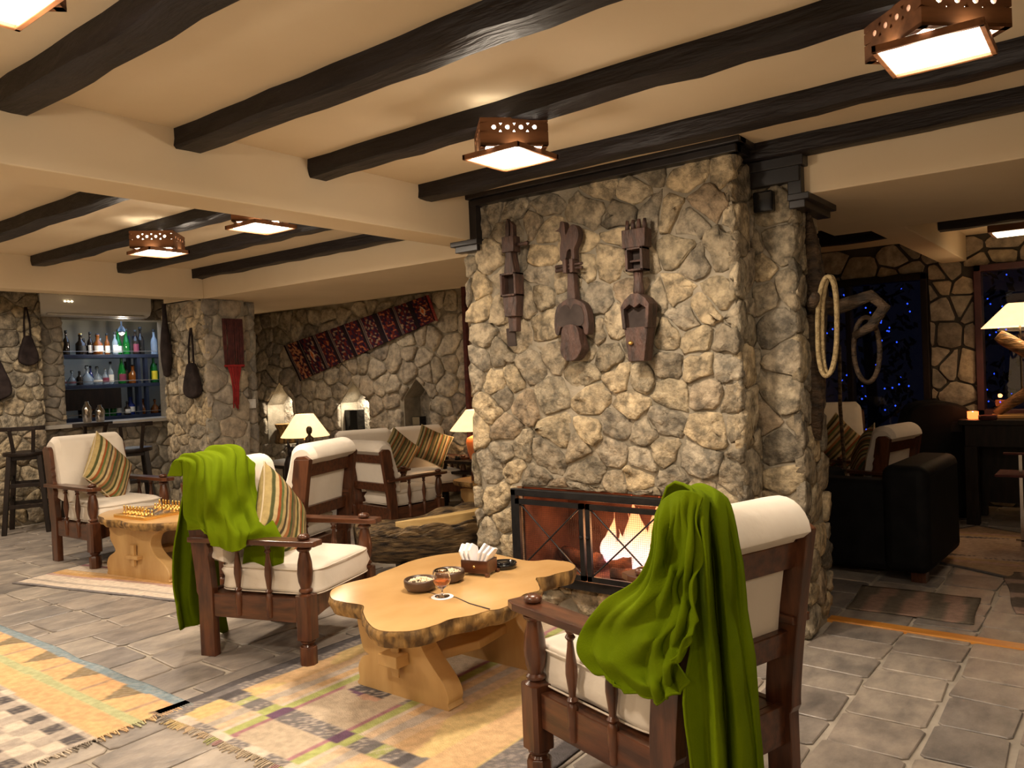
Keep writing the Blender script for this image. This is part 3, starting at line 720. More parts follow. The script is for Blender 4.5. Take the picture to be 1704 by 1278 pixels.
def make_armchair(name, label, group, seed, wide=.277, seats=1, s=1.0, loc=(0, 0, 0), rz=0):
    R = random.Random(seed); y = wide
    t = empty(name, loc, rz, label, 'armchair' if seats == 1 else 'sofa', group, s=s)
    for sy in (-1, 1):
        # turned front leg
        m = MB(); q = PI / 8
        m.lathe([(.030, 0), (.042, .004), (.042, .085), (.038, .092)], (.29, sy * y, 0), 8, ph=q)
        m.lathe([(.03, .09), (.024, .10), (.036, .112), (.036, .118), (.03, .125)], (.29, sy * y, 0), 16)
        m.prism([(.29 - .026, 0), (.29 + .026, 0), (.29 + .041, .0)], 0, 0) if 0 else None
        c = .041; k = .012
        poly = [(.29 - c + k, sy * y - c), (.29 + c - k, sy * y - c), (.29 + c, sy * y - c + k), (.29 + c, sy * y + c - k), (.29 + c - k, sy * y + c), (.29 - c + k, sy * y + c), (.29 - c, sy * y + c - k), (.29 - c, sy * y - c + k)]
        m.prism(poly, .125, .335, 'z')
        m.lathe([(.038, .335), (.024, .345), (.033, .353), (.033, .36), (.024, .368), (.034, .40), (.038, .44), (.034, .49), (.025, .53), (.023, .54), (.034, .55), (.036, .557), (.028, .565), (.028, .575)], (.29, sy * y, 0), 16)
        m.build('leg', 'wood', t, smooth='auto')
        MB().lathe([(.012, .598), (.026, .6), (.031, .607), (.029, .617), (.018, .624), (.002, .626)], (.29, sy * y, 0), 18).build('arm_knob', 'wood', t, smooth=True)
        # raked back leg with scalloped front edge
        pr = []; zs = [i * .02 for i in range(44)]
        back = [(back_x(z) - .045 - (.01 if z > .3 else 0), z) for z in zs]; front = []
        for z in zs:
            sc = 0
            if z > .5: sc = .014 * abs(math.sin((z - .5) * 2 * PI / .13)) if z < .76 else .012
            front.append((back_x(z) + .042 + sc, z))
        top = [(back_x(.86) + .045, .872), (back_x(.86) + .0, .885), (back_x(.86) - .04, .878)]
        m = MB(); poly = front + top + back[::-1]
        n = len(zs); vs = []; fs = []
        for yy in (sy * y - .022, sy * y + .022):
            vs += [(p[0], yy, p[1]) for p in front] + [(p[0], yy, p[1]) for p in back]
        for i in range(n - 1):
            fs += [(i, i + 1, n + i + 1, n + i), (2 * n + i, 3 * n + i, 3 * n + i + 1, 2 * n + i + 1), (i, 2 * n + i, 2 * n + i + 1, i + 1), (n + i, n + i + 1, 3 * n + i + 1, 3 * n + i)]
        fs += [(n - 1, 3 * n - 1, 4 * n - 1, 2 * n - 1), (0, n, 3 * n, 2 * n)]
        fs[-2] = (n - 1, 2 * n - 1, 4 * n - 1, 3 * n - 1)
        m.add(vs, fs)
        m.prism([(back_x(.86) + .054, .86), (back_x(.86) + .035, .877), (back_x(.86) - .02, .882), (back_x(.86) - .055, .86)], sy * y - .022, sy * y + .022, 'y')
        m.build('leg', 'wood', t, bevel=.003)
        m = MB(); ay = sy * (y + .008)
        m.prism([(-.36, ay - .042), (.33, ay - .05), (.375, ay - .035), (.375, ay + .035), (.33, ay + .05), (-.36, ay + .042)], .572, .598, 'z')
        m.build('armrest', 'woodx', t, bevel=.004)
        MB().box(-.27, .25, sy * y - .014, sy * y + .014, .20, .315).build('side_rail', 'woodx', t, bevel=.003)
        for xx in (-.09, .09):
            sm = MB(); spindle(xx, sy * (y + .012), .215, .572, sm); sm.build('spindle', 'wood', t, smooth='auto')
    m = MB(); n = 12
    pts = [(-y + 2 * y * i / n, .20 + .035 * math.sin(PI * i / n)) for i in range(n + 1)] + [(y, .315), (-y, .315)]
    m.prism(pts, .276, .304, 'x'); m.build('front_rail', 'wood', t, bevel=.003)
    for z0, z1 in ((.20, .32), (.475, .55), (.745, .825)):
        zc = (z0 + z1) / 2; xb = back_x(zc) - .012
        mm = MB(); mm.bar((back_x(z0) - .012, 0, z0), (back_x(z1) - .012, 0, z1), y * 2 - .03, .026, up=(1, 0, 0))
        mm.build('back_rail', 'woodx', t, bevel=.003)
    MB().box(-.27, .27, -y + .01, y - .01, .30, .312).build('seat_base', 'wood', t)
    if seats != 1: pass
    for k in range(seats):
        w = 2 * (y - .02) / seats; a = -y + .02 + k * w
        c = cushion_box(-.24, .34, a, a + w, .312, .465, R); cu = c.build('seat_cushion', 'linen', t, smooth=True)
        for zz in (.445, .33):
            ring = []
            for i in range(48):
                th = 2 * PI * i / 48; sg = lambda v, p: math.copysign(abs(v) ** p, v)
                ring.append((.05 + .292 * sg(math.cos(th), .25), a + w / 2 + (w / 2 + .002) * sg(math.sin(th), .25), zz))
            MB().tube(ring, .0035, 5, closed=True).build('piping', 'pipe', cu, smooth=True)
    # back cushion: slab rolled over the top rail
    wy = y - .004
    nb = seats
    for k in range(nb):
        w = 2 * wy / nb; a = -wy + k * w; b = a + w
        cl = []
        for i in range(9): z = .45 + .35 * i / 8; cl.append((back_x(z) + .05 + .075 + .02 * math.sin(PI * i / 8), z))
        r = .088; cx_, cz_ = back_x(.87) + .022, .868
        for i in range(1, 12):
            th = math.radians(10 + 185 * i / 12); cl.append((cx_ + r * 1.12 * math.cos(th), cz_ + r * math.sin(th)))
        cl += [(cx_ - .098, .862), (back_x(.84) - .055, .842), (back_x(.82) - .03, .832)]
        for i in range(7): z = .79 - .32 * i / 6; cl.append((back_x(z) - .002 , z))
        n = len(cl); ny = 16; vs = []; fs = []
        mxx = sum(p[0] for p in cl) / n; mzz = sum(p[1] for p in cl) / n
        for j in range(ny + 1):
            u = j / ny; v = min(u, 1 - u) * 2
            e = min(1, (v / .16)) ; e = math.sqrt(max(0, 1 - (1 - e) ** 2)); inn = (1 - e) * .028
            yy = a + .004 + (w - .008) * u
            for (px, pz) in cl:
                c_x = back_x(min(pz, .88)) + .045; dx, dz = c_x - px, (mzz - pz) * .25; l = math.hypot(dx, dz) + 1e-6
                wv = noise.noise(Vector((px * 6 + seed, yy * 9, pz * 9))) * .006
                vs.append((px + dx / l * (inn + wv), yy, pz + dz / l * inn - (.012 * (1 - e) if pz > .9 else 0)))
        for j in range(ny):
            for i in range(n): fs.append((j * n + i, j * n + (i + 1) % n, (j + 1) * n + (i + 1) % n, (j + 1) * n + i))
        m = MB().add(vs, fs)
        for j in (0, ny):
            base = j * n; cid = len(m.v); 
            m.f.append(tuple(base + i for i in (range(n) if j else range(n - 1, -1, -1))))
        bc = m.build('back_cushion', 'linen', t, smooth='auto')
    return t
STR = [(.32, .24, .1), (.055, .06, .02), (.42, .33, .17), (.25, .07, .02), (.10, .13, .045), (.36, .27, .12), (.07, .055, .03), (.45, .36, .2), (.30, .13, .05), (.06, .08, .03), (.15, .10, .05)]
def pillow(name, loc, rot, w, label, group=None, seed=0, th=.075, sc=1.0):
    n = 25; vs = []; fs = []; seq = []; R = random.Random(seed)
    for side in (1, -1):
        for j in range(n):
            for i in range(n):
                u, v = 2 * i / (n - 1) - 1, 2 * j / (n - 1) - 1
                pinch = 1 - .09 * (1 - abs(v) ** 2) * abs(u) ** 3 ; pin2 = 1 - .09 * (1 - abs(u) ** 2) * abs(v) ** 3
                h = th * ((1 - u ** 4) * (1 - v ** 4)) ** .6
                vs.append((u * w / 2 * pinch, side * h + .012 * u * v, v * w / 2 * pin2))
    for s_ in (0, 1):
        o = s_ * n * n
        for j in range(n - 1):
            for i in range(n - 1):
                f = (o + j * n + i, o + j * n + i + 1, o + (j + 1) * n + i + 1, o + (j + 1) * n + i)
                fs.append(f if s_ else f[::-1])
    t = empty(name, loc, 0, label, 'cushion', group); t.rotation_euler = rot
    # finer colour: subdivide stripes along u
    nn = 97
    vs2 = []; fs2 = []; cols = []
    for side in (1, -1):
        for j in range(n):
            for i in range(nn):
                u, v = 2 * i / (nn - 1) - 1, 2 * j / (n - 1) - 1
                pinch = 1 - .09 * (1 - abs(v) ** 2) * abs(u) ** 3; pin2 = 1 - .09 * (1 - abs(u) ** 2) * abs(v) ** 3
                h = th * ((1 - u ** 4) * (1 - v ** 4)) ** .6 + .004 * noise.noise(Vector((u * 3 + seed, v * 3, side)))
                if abs(u) == 1 or abs(v) == 1: h = 0
                vs2.append((u * w / 2 * pinch, side * h, v * w / 2 * pin2)); cols.append(STR[int((u + 1) / 2 * 21.99) % len(STR)])
    for s_ in (0, 1):
        o = s_ * nn * n
        for j in range(n - 1):
            for i in range(nn - 1):
                f = (o + j * nn + i, o + j * nn + i + 1, o + (j + 1) * nn + i + 1, o + (j + 1) * nn + i); fs2.append(f if s_ else f[::-1])
    b = MB().add(vs2, fs2).build('cushion_cover', 'cushion', t, smooth=True, flip=False)
    vcolor(b, lambda i, co: tuple(c * sc for c in cols[i]))
    pm = MB(); ring = []
    K = 20
    for k in range(4):
        for i in range(K):
            s_ = 2 * i / K - 1; e = [(s_, -1), (1, s_), (-s_, 1), (-1, -s_)][k]
            u, v = e; ring.append((u * w / 2 * (1 - .09 * (1 - v * v) * abs(u) ** 3), 0, v * w / 2 * (1 - .09 * (1 - u * u) * abs(v) ** 3)))
    pm.tube(ring, .005, 6, closed=True); pm.build('piping', 'fringe', t, smooth=True)
    return t
chG = make_armchair('armchair', 'dark wood armchair left of the live edge table, green throw over its back', 'wooden armchairs with white linen cushions', 1, loc=(-3.462, 2.529, 0), rz=math.radians(17.7))
chB = make_armchair('armchair', 'nearest dark wood armchair at right, seen from behind under a green throw', 'wooden armchairs with white linen cushions', 2, wide=.25, loc=(-1.194, 2.221, 0), rz=math.radians(163))
ch1 = make_armchair('armchair', 'far left armchair by the bar stools holding one striped cushion', 'wooden armchairs with white linen cushions', 3, loc=(-6.48, 3.05, 0), rz=math.radians(2), s=1.03)
ch2 = make_armchair('armchair', 'armchair seen from behind in the middle, between green throw chair and log bench', 'wooden armchairs with white linen cushions', 4, loc=(-4.50, 3.26, 0), rz=math.radians(199))
ch3 = make_armchair('armchair', 'armchair with its back to us behind the driftwood log, before the cushioned sofa', 'wooden armchairs with white linen cushions', 5, loc=(-5.72, 5.50, PIT), rz=math.radians(84))
sofa = make_armchair('lounge_sofa', 'white cushioned sofa with two striped cushions before the stone niches', None, 6, wide=.66, seats=2, loc=(-6.62, 6.42, PIT), rz=math.radians(-26))
chR = make_armchair('armchair', 'right room armchair in side view with cushion, before the night window', 'wooden armchairs with white linen cushions', 8, loc=(-1.62, 6.35, 0), rz=math.radians(168), s=.9)
chS = make_armchair('armchair', 'right room armchair just right of the pier, facing us with a striped cushion', 'wooden armchairs with white linen cushions', 9, loc=(-2.02, 7.25, 0), rz=math.radians(-65), s=1)

pillow('striped_cushion', (-6.46, 3.04, .70), (math.radians(-20), math.radians(42), math.radians(108)), .46, 'striped cushion leaning on the far left armchair', 'striped cushions', 1, sc=1.1)
pillow('striped_cushion', (-3.53, 2.545, .635), (math.radians(-22), math.radians(44), math.radians(108)), .44, 'striped cushion peeking out beside the green throw on the left armchair', 'striped cushions', 2, sc=1.1)
pillow('striped_cushion', (-6.42, 6.22, .52), (math.radians(-20), math.radians(40), math.radians(64)), .40, 'left striped cushion of the pair on the white sofa', 'striped cushions', 3, sc=.75)
pillow('striped_cushion', (-6.30, 6.62, .54), (math.radians(-20), math.radians(25), math.radians(50)), .40, 'right striped cushion of the pair on the white sofa', 'striped cushions', 4, sc=.75)
pillow('striped_cushion', (-1.56, 6.33, .60), (math.radians(-22), math.radians(40), math.radians(-80)), .38, 'striped cushion in the right room armchair seen side on', 'striped cushions', 5, sc=.8)
pillow('striped_cushion', (-1.93, 7.0, .62), (math.radians(-20), math.radians(45), math.radians(20)), .40, 'striped cushion right beside the pier in the right room', 'striped cushions', 6, sc=.8)
# ================================================================ TABLES
def trestle(w=1.0): return [(-.235 * w, 0), (.235 * w, 0), (.272 * w, .03), (.275 * w, .07), (.24 * w, .125), (.17 * w, .18), (.135 * w, .225), (.128 * w, .27), (.15 * w, .32), (.19 * w, .362), (-.2 * w, .362), (-.235 * w, .31), (-.232 * w, .26), (-.195 * w, .20), (-.20 * w, .175), (-.25 * w, .14), (-.275 * w, .09), (-.27 * w, .04)]
TRA = [(-.235, 0), (.225, 0), (.262, .03), (.265, .07), (.235, .12), (.175, .18), (.13, .235), (.115, .29), (.13, .362), (-.27, .362), (-.262, .30), (-.245, .22), (-.225, .165), (-.195, .15), (-.235, .135), (-.265, .09), (-.26, .04)]
def smooth_loop(pts, k=4):
    n = len(pts); out = []
    for i in range(n):
        p0, p1, p2, p3 = (Vector(pts[(i + j) % n]) for j in (-1, 0, 1, 2))
        for t in range(k):
            u = t / k
            out.append(tuple(.5 * ((2 * p1) + (-p0 + p2) * u + (2 * p0 - 5 * p1 + 4 * p2 - p3) * u * u + (-p0 + 3 * p1 - 3 * p2 + p3) * u ** 3)))
    return out
def live_top(t, pts, z0, z1, seed, mtop='honey'):
    R = random.Random(seed); lp = smooth_loop(pts, 6); n = len(lp)
    if area(lp) < 0: lp = lp[::-1]
    cx = sum(p[0] for p in lp) / n; cy = sum(p[1] for p in lp) / n
    m = MB(); m.add([(p[0], p[1], z1) for p in lp] + [(p[0] * .97 + cx * .03, p[1] * .97 + cy * .03, z0) for p in lp], [tuple(range(n)), tuple(range(2 * n - 1, n - 1, -1))])
    top = m.build('table_top', mtop, t, flip=False)
    b = MB(); vs = []; fs = []; K = 6
    for k in range(K + 1):
        u = k / K
        for i, p in enumerate(lp):
            q = noise.noise(Vector((p[0] * 14 + seed, p[1] * 14, u * 2))) * .014 + noise.noise(Vector((p[0] * 40, p[1] * 40, u * 3))) * .007
            s_ = .003 + .010 * math.sin(PI * u) + (q if 0 < k < K else 0) - .012 * u
            dx, dy = p[0] - cx, p[1] - cy; l = math.hypot(dx, dy)
            vs.append((p[0] + dx / l * s_, p[1] + dy / l * s_, z1 + (z0 - z1) * u - (.0006 if k == 0 else 0)))
    for k in range(K):
        for i in range(n): fs.append((k * n + i, (k + 1) * n + i, (k + 1) * n + (i + 1) % n, k * n + (i + 1) % n))
    b.add(vs, fs).build('bark_edge', 'bark', t, smooth=True, flip=False)
    return top
t1 = empty('live_edge_table', (-2.40, 2.60, 0), 0, 'honey coloured live edge coffee table with bowls, glass and napkin box on it', 'table')
TP = [(-2.751, 2.216), (-2.66, 2.15), (-2.569, 2.144), (-2.47, 2.15), (-2.40, 2.09), (-2.30, 2.02), (-2.20, 1.97), (-2.131, 1.975), (-2.06, 2.03), (-2.035, 2.12), (-2.034, 2.198), (-1.995, 2.27), (-1.982, 2.331),
      (-1.975, 2.36), (-1.95, 2.40), (-1.955, 2.508), (-1.99, 2.60), (-1.97, 2.68), (-2.03, 2.76), (-2.096, 2.834), (-2.07, 2.88), (-2.059, 2.95), (-2.035, 3.03), (-2.061, 3.099), (-2.13, 3.15), (-2.188, 3.151), (-2.25, 3.14), (-2.292, 3.09),
      (-2.36, 3.08), (-2.514, 3.11), (-2.64, 3.12), (-2.76, 3.04), (-2.82, 2.93), (-2.84, 2.8), (-2.816, 2.655), (-2.80, 2.55), (-2.779, 2.486), (-2.80, 2.36), (-2.79, 2.28)]
live_top(t1, [(x + 2.40, y - 2.60) for x, y in TP], .365, .43, 3)
ck = MB(); ck.tube([(-.03, -.17, .4304), (.1, -.185, .4306), (.19, -.175, .4306), (.3, -.215, .4306), (.42, -.235, .4304)], [.0012, .0025, .002, .003, .004], 5); ck.build('crack', 'carved_in', t1, smooth=True)
for k, (yy, xc) in enumerate(((-.245, -.035), (.27, .05))):
    m = MB(); lp = smooth_loop(TRA if k == 0 else trestle(1.05), 4); m.prism([(p[0] + xc, p[1]) for p in lp], yy - .045, yy + .045, 'y')
    m.build('trestle', 'honey_leg', t1, bevel=.006)
    yo = yy - .045 if k == 0 else yy + .045; d = -1 if k == 0 else 1
    m = MB(); m.box(xc - .055, xc + .055, min(yo, yo + d * .075), max(yo, yo + d * .075), .155, .205); m.build('tenon', 'honey_leg', t1, bevel=.004)
    m = MB(); m.prism([(xc - .02, .10), (xc + .02, .10), (xc + .025, .27), (xc + .0, .285), (xc - .025, .27)], yo + d * .02 - .012, yo + d * .02 + .012 + d * .015, 'y'); m.build('wedge', 'honey_leg', t1, bevel=.003)
m = MB(); m.prism([(-.14, -.2), (.10, -.2), (.16, 0), (.13, .23), (-.12, .23), (-.17, 0)], .155, .195, 'z'); m.build('stretcher_shelf', 'honey_leg', t1, bevel=.006)
# on the table
def bowl_thing(x, y, z, label, s=1):
    t = empty('nut_bowl', (x, y, z), 0, label, 'bowl', s=s)
    MB().lathe([(.04, 0), (.058, .004), (.07, .02), (.072, .042), (.069, .05), (.064, .05), (.062, .034), (.05, .026), (.001, .024)], n=28).build('bowl_body', 'bowl', t, smooth=True)
    R = random.Random(int(x * 100)); m = MB()
    for i in range(110):
        a = R.uniform(0, 6.28); r = .057 * math.sqrt(R.random()); zz = .032 + .016 * (1 - (r / .057) ** 2) + R.uniform(0, .004)
        mt = Matrix.Translation((r * math.cos(a), r * math.sin(a), zz)) @ Matrix.Rotation(R.uniform(0, 6), 4, Vector((R.random(), R.random(), R.random()))) 
        m.lathe([(.001, -.006), (.0042, -.003), (.0045, .003), (.001, .006)], n=5, mtx=mt)
    tag(m.build('nuts', 'nut', t, smooth=True), kind='stuff')
bowl_thing(-2.42, 2.435, .43, 'dark turned bowl of pale nuts behind the brandy glass, nearer one')
bowl_thing(-2.41, 2.605, .43, 'dark turned bowl of pale nuts next to the napkin box')
tag(MB().lathe([(.045, 0), (.047, .001), (.047, .002), (.001, .0025)], c=(-2.262, 2.40, .4305), n=30).build('coaster', 'white'), 'round white paper coaster under the brandy glass', 'coaster')
t = empty('brandy_glass', (-2.262, 2.40, .4335), 0, 'brandy glass with amber drink standing on a white coaster', 'glass')
MB().lathe([(.001, .0), (.030, .0005), (.031, .002), (.006, .006), (.0035, .012), (.0035, .028), (.012, .034), (.030, .048), (.0375, .066), (.036, .085), (.029, .105), (.0265, .112), (.0258, .112), (.0285, .104), (.035, .085), (.0365, .066), (.0292, .0495), (.011, .036), (.0006, .0345)], n=32).build('glass_body', 'glass', t, smooth=True, flip=True)
MB().lathe([(.001, .0355), (.0105, .0372), (.0285, .0502), (.0355, .064), (.0352, .068), (.001, .068)], n=32).build('brandy', 'brandy', t, smooth=True)
t = empty('napkin_box', (-2.375, 2.775, .4305), math.radians(12), 'small carved wooden napkin holder on the live edge table', 'box')
m = MB(); a = .068; b = .05; q = .006
for x0, x1, y0, y1 in ((-a, a, -b, -b + q), (-a, a, b - q, b), (-a, -a + q, -b + q, b - q), (a - q, a, -b + q, b - q)): m.box(x0, x1, y0, y1, .012, .07)
m.box(-a + q, a - q, -b + q, b - q, .012, .018); m.build('box_body', 'woodx', t, bevel=.0015)
for sx in (-1, 1):
    for sy in (-1, 1): MB().box(sx * a - .009, sx * a + .009, sy * b - .009, sy * b + .009, 0, .016).build('foot', 'woodx', t, bevel=.002)
MB().lathe([(.004, 0), (.008, .002), (.003, .005)], n=10, mtx=Matrix.Translation((0, -b, .042)) @ Matrix.Rotation(PI / 2, 4, 'X')).build('stud', 'gold', t, smooth=True)
R = random.Random(5)
for k, (x0, an, lb) in enumerate(((-.03, -.25, 'folded white paper napkins, left bundle in the wooden napkin box'), (.022, .3, 'folded white paper napkins, right bundle in the wooden napkin box'))):
    m = MB()
    for j in (1, 2, 3):
        u = x0 + (j - 2) * .014; ta = an + (j - 2) * .10
        pts = [(-.042, 0), (.042, 0), (.046, .085 + .01 * R.random()), (.0, .105 + .012 * R.random()), (-.046, .078 + .01 * R.random())]
        mt = Matrix.Translation((u * .9, 0, .03)) @ Matrix.Rotation(ta * 1.2, 4, 'Y') @ Matrix.Rotation(PI / 2 + (j - 2) * .05, 4, 'Z')
        mm = MB().prism(pts, -.006, .006, 'y'); m.add(mm.v, mm.f, mt)
    o = m.build('paper_napkins', 'white', None, bevel=.004); o.location = (-2.375, 2.775, .4305); o.rotation_euler = (0, 0, math.radians(12)); tag(o, lb, 'napkins')
t = empty('ashtray', (-2.345, 2.915, .4305), 0, 'glossy black round ashtray behind the napkin box', 'ashtray')
MB().lathe([(.05, 0), (.062, .004), (.066, .02), (.062, .026), (.056, .024), (.05, .01), (.001, .008)], n=28).build('ashtray_body', 'blackgloss', t, smooth=True)
MB().lathe([(.03, .008), (.034, .022), (.03, .026), (.001, .024)], n=20).build('lid', 'blackgloss', t, smooth=True)
# second table with chess set
t2 = empty('live_edge_table', (-5.57, 2.96, 0), math.radians(8), 'far live edge table with a brass chess set, on the striped rug', 'table')
T2 = [(-.50, -.10), (-.40, -.20), (-.28, -.24), (-.18, -.29), (-.05, -.27), (.08, -.31), (.22, -.30), (.35, -.26), (.46, -.16), (.52, 0), (.46, .16), (.34, .26), (.15, .30), (-.05, .28), (-.25, .31), (-.42, .25), (-.52, .12), (-.55, 0)]
live_top(t2, T2, .375, .43, 9)
lp = smooth_loop(trestle(1.25), 4)
m = MB(); m.prism(lp, -.19, -.10, 'y'); m.build('trestle', 'honey_leg', t2, bevel=.006)
m = MB(); m.prism(lp, .10, .19, 'y'); m.build('trestle', 'honey_leg', t2, bevel=.006)
MB().box(-.06, .06, -.10, .10, .15, .19).build('stretcher_shelf', 'honey_leg', t2)
MB().box(-.07, .07, -.235, -.19, .15, .175).build('tenon', 'honey_leg', t2, bevel=.003)
MB().prism([(-.015, .1), (.015, .1), (.02, .25), (-.02, .25)], -.222, -.20, 'y').build('wedge', 'honey_leg', t2, bevel=.002)
cb = empty('chess_board', (-5.58, 2.93, .4305), math.radians(4), 'brass chess board lying on the far live edge table', 'chess board')
MB().box(-.19, .19, -.19, .19, 0, .022).build('board_body', 'gold', cb, bevel=.003)
chk = MB(); chk2 = MB()
for i in range(8):
    for j in range(8): (chk if (i + j) % 2 else chk2).box(-.16 + i * .04, -.12 + i * .04, -.16 + j * .04, -.12 + j * .04, .022, .0232)
chk.build('dark_squares', 'bronze', cb); chk2.build('light_squares', 'gold', cb)
proto = {}
for kind, prof in (('chess_pawn', [(.012, 0), (.013, .004), (.006, .01), (.004, .022), (.007, .026), (.007, .032), (.002, .037)]),
                   ('chess_piece', [(.013, 0), (.014, .005), (.007, .012), (.005, .034), (.009, .04), (.006, .046), (.008, .052), (.003, .060)])):
    me_ = MB().lathe(prof, n=8); o = me_.build(kind, 'gold', smooth=True); proto[kind] = o
Rc = random.Random(2); first = {'chess_pawn': True, 'chess_piece': True}
ca, sa = math.cos(math.radians(4)), math.sin(math.radians(4))
for i in range(8):
    for j in (0, 1, 6, 7):
        kind = 'chess_pawn' if j in (1, 6) else 'chess_piece'
        o = proto[kind] if first[kind] else proto[kind].copy()
        if not first[kind]: C.objects.link(o)
        first[kind] = False
        lx, ly = -.14 + i * .04 + Rc.uniform(-.003, .003), -.14 + j * .04 + Rc.uniform(-.003, .003)
        o.location = (-5.58 + lx * ca - ly * sa, 2.93 + lx * sa + ly * ca, .4537)
        tag(o, 'small brass pawn on the brass chess board' if kind == 'chess_pawn' else 'taller brass chess piece in a back row of the brass board', 'chess piece', 'brass chess pawns' if kind == 'chess_pawn' else 'brass back row chess pieces')
# third table in the sunken lounge
t3 = empty('live_edge_table', (-5.25, 6.35, PIT), 0, 'wooden table half hidden by the chimney edge, holding a napkin box, in the lounge', 'table')
live_top(t3, [(-.32, -.2), (0, -.28), (.35, -.25), (.42, .1), (.2, .3), (-.2, .28), (-.36, .05)], .40, .45, 12)
MB().prism(lp, -.12, -.04, 'y').build('trestle', 'honey_leg', t3, bevel=.005)
t = empty('napkin_box', (-5.28, 6.27, PIT + .4505), .2, 'dark napkin box with white napkin on the lounge table', 'box')
MB().box(-.09, .09, -.06, .06, 0, .10).build('box_body', 'woodx', t, bevel=.003)
MB().lathe([(.06, 0), (.08, .02), (.05, .045), (.01, .05)], c=(0, 0, .10), n=12, sy=.6).build('napkin', 'white', t, smooth=True)
tag(MB().lathe([(.05, 0), (.07, .01), (.07, .03), (.05, .03), (.04, .01), (.001, .008)], c=(-5.08, 6.2, PIT + .4505), n=20).build('ashtray', 'blackgloss', smooth=True), 'black glass ashtray beside the napkin box in the lounge', 'ashtray')
# side table under the right table lamp
t = empty('side_table', (-5.90, 6.92, PIT), math.radians(4), 'low dark side table under the terracotta lamp', 'table')
MB().box(-.36, .40, -.22, .22, .54, .575).build('table_top', 'wood_black', t, bevel=.004)
for sx in (-.33, .36):
    for sy in (-.18, .18): MB().box(sx - .025, sx + .025, sy - .025, sy + .025, 0, .54).build('leg', 'wood_black', t)
MB().box(-.36, .34, -.2, .2, .42, .45).build('apron', 'wood_black', t)
for k, dx in enumerate((-.10, .03)):
    tag(MB().lathe([(.03, 0), (.035, .005), (.03, .03), (.032, .045), (.001, .045)], c=(-6.10 + dx * 1.4, 6.78, PIT + .5755), n=14).build('small_pot', 'blackgloss', smooth=True), ('left' if k == 0 else 'right') + ' small black pot on the side table by the terracotta lamp', 'pot')
shade_lamp('table_lamp', -5.86, 6.88, PIT + .5755, .715, .945, .29, .10, 'terracotta table lamp half hidden by the chimney edge', base2, TL_E)
# console with lamp and two figures
t = empty('console_table', (-8.0, 6.15, PIT), 0, 'low dark console behind the armchairs carrying the left table lamp', 'table')
MB().box(-.8, .62, -.3, .3, .50, .54).build('table_top', 'wood_black', t, bevel=.004)
for sx in (-.74, .56):
    for sy in (-.25, .25): MB().box(sx - .03, sx + .03, sy - .03, sy + .03, 0, .50).build('leg', 'wood_black', t)
shade_lamp('table_lamp', -8.15, 6.28, PIT + .5405, .655, .935, .30, .11, 'wide table lamp behind the armchair, left of the niches', base1, TL_E)
t = empty('praying_figure', (-7.62, 5.93, PIT + .5405), .5, 'small dark statue of a figure with raised hands before the lit lamp', 'statue')
MB().lathe([(.075, 0), (.08, .02), (.07, .06), (.05, .16), (.055, .24), (.062, .30), (.05, .34), (.02, .365), (.018, .385)], n=16, sy=.7).build('body', 'bronze', t, smooth=True)
MB().lathe([(.004, .375), (.028, .39), (.036, .42), (.034, .45), (.02, .47), (.003, .475)], n=14).build('head', 'bronze', t, smooth=True)
for s_ in (-1, 1):
    MB().tube([(.055 * s_, 0, .31), (.075 * s_, -.03, .23), (.045 * s_ + .03, -.07, .26), (.05, -.08, .34)], [.02, .018, .014, .008], 8).build('arm', 'bronze', t, smooth=True)
t = empty('horned_figure', (-7.50, 5.60, PIT), .5, 'tall dark carved animal figure with two pointed ears behind the armchair', 'statue')
MB().lathe([(.10, 0), (.11, .03), (.08, .1), (.10, .3), (.115, .5), (.11, .62), (.08, .70), (.02, .73)], n=16, sy=.7).build('body', 'wood_black', t, smooth=True)
MB().lathe([(.02, .68), (.06, .71), (.065, .76), (.05, .80), (.004, .815)], n=14).build('head', 'wood_black', t, smooth=True)
for s_ in (-1, 1):
    MB().lathe([(.022, 0), (.018, .04), (.002, .10)], n=8, mtx=Matrix.Translation((.045 * s_, 0, .785)) @ Matrix.Rotation(.18 * s_, 4, 'Y')).build('ear', 'wood_black', t, smooth=True)
# things standing in the niches
tag(MB().box(-8.66, -8.40, 7.36, 7.50, .52, .92).build('black_box', 'blackgloss', bevel=.006), 'tall black box standing in the lit middle niche', 'box')
tag(MB().box(-7.34, -7.20, 7.36, 7.48, .66, .83).build('black_box', 'blackgloss', bevel=.006), 'small black box standing in the right niche', 'box')
tag(MB().lathe([(.19, 0), (.2, .02), (.17, .1), (.16, .2), (.19, .27), (.195, .29), (.001, .29)], c=(-10.12, 7.48, .42), n=18).build('wooden_drum', 'bark', smooth='auto'), 'brown carved wooden stump drum in the left niche', 'drum')
light('niche_light', 'SPOT', (-8.37, 7.42, 1.20), NICHE_E, (1, .86, .66), .03, rot=(0, 0, 0), spot=2.6)
light('niche_light', 'SPOT', (-10.02, 7.42, 1.22), NICHE_E * 1.2, (1, .86, .66), .03, rot=(0, 0, 0), spot=2.6)
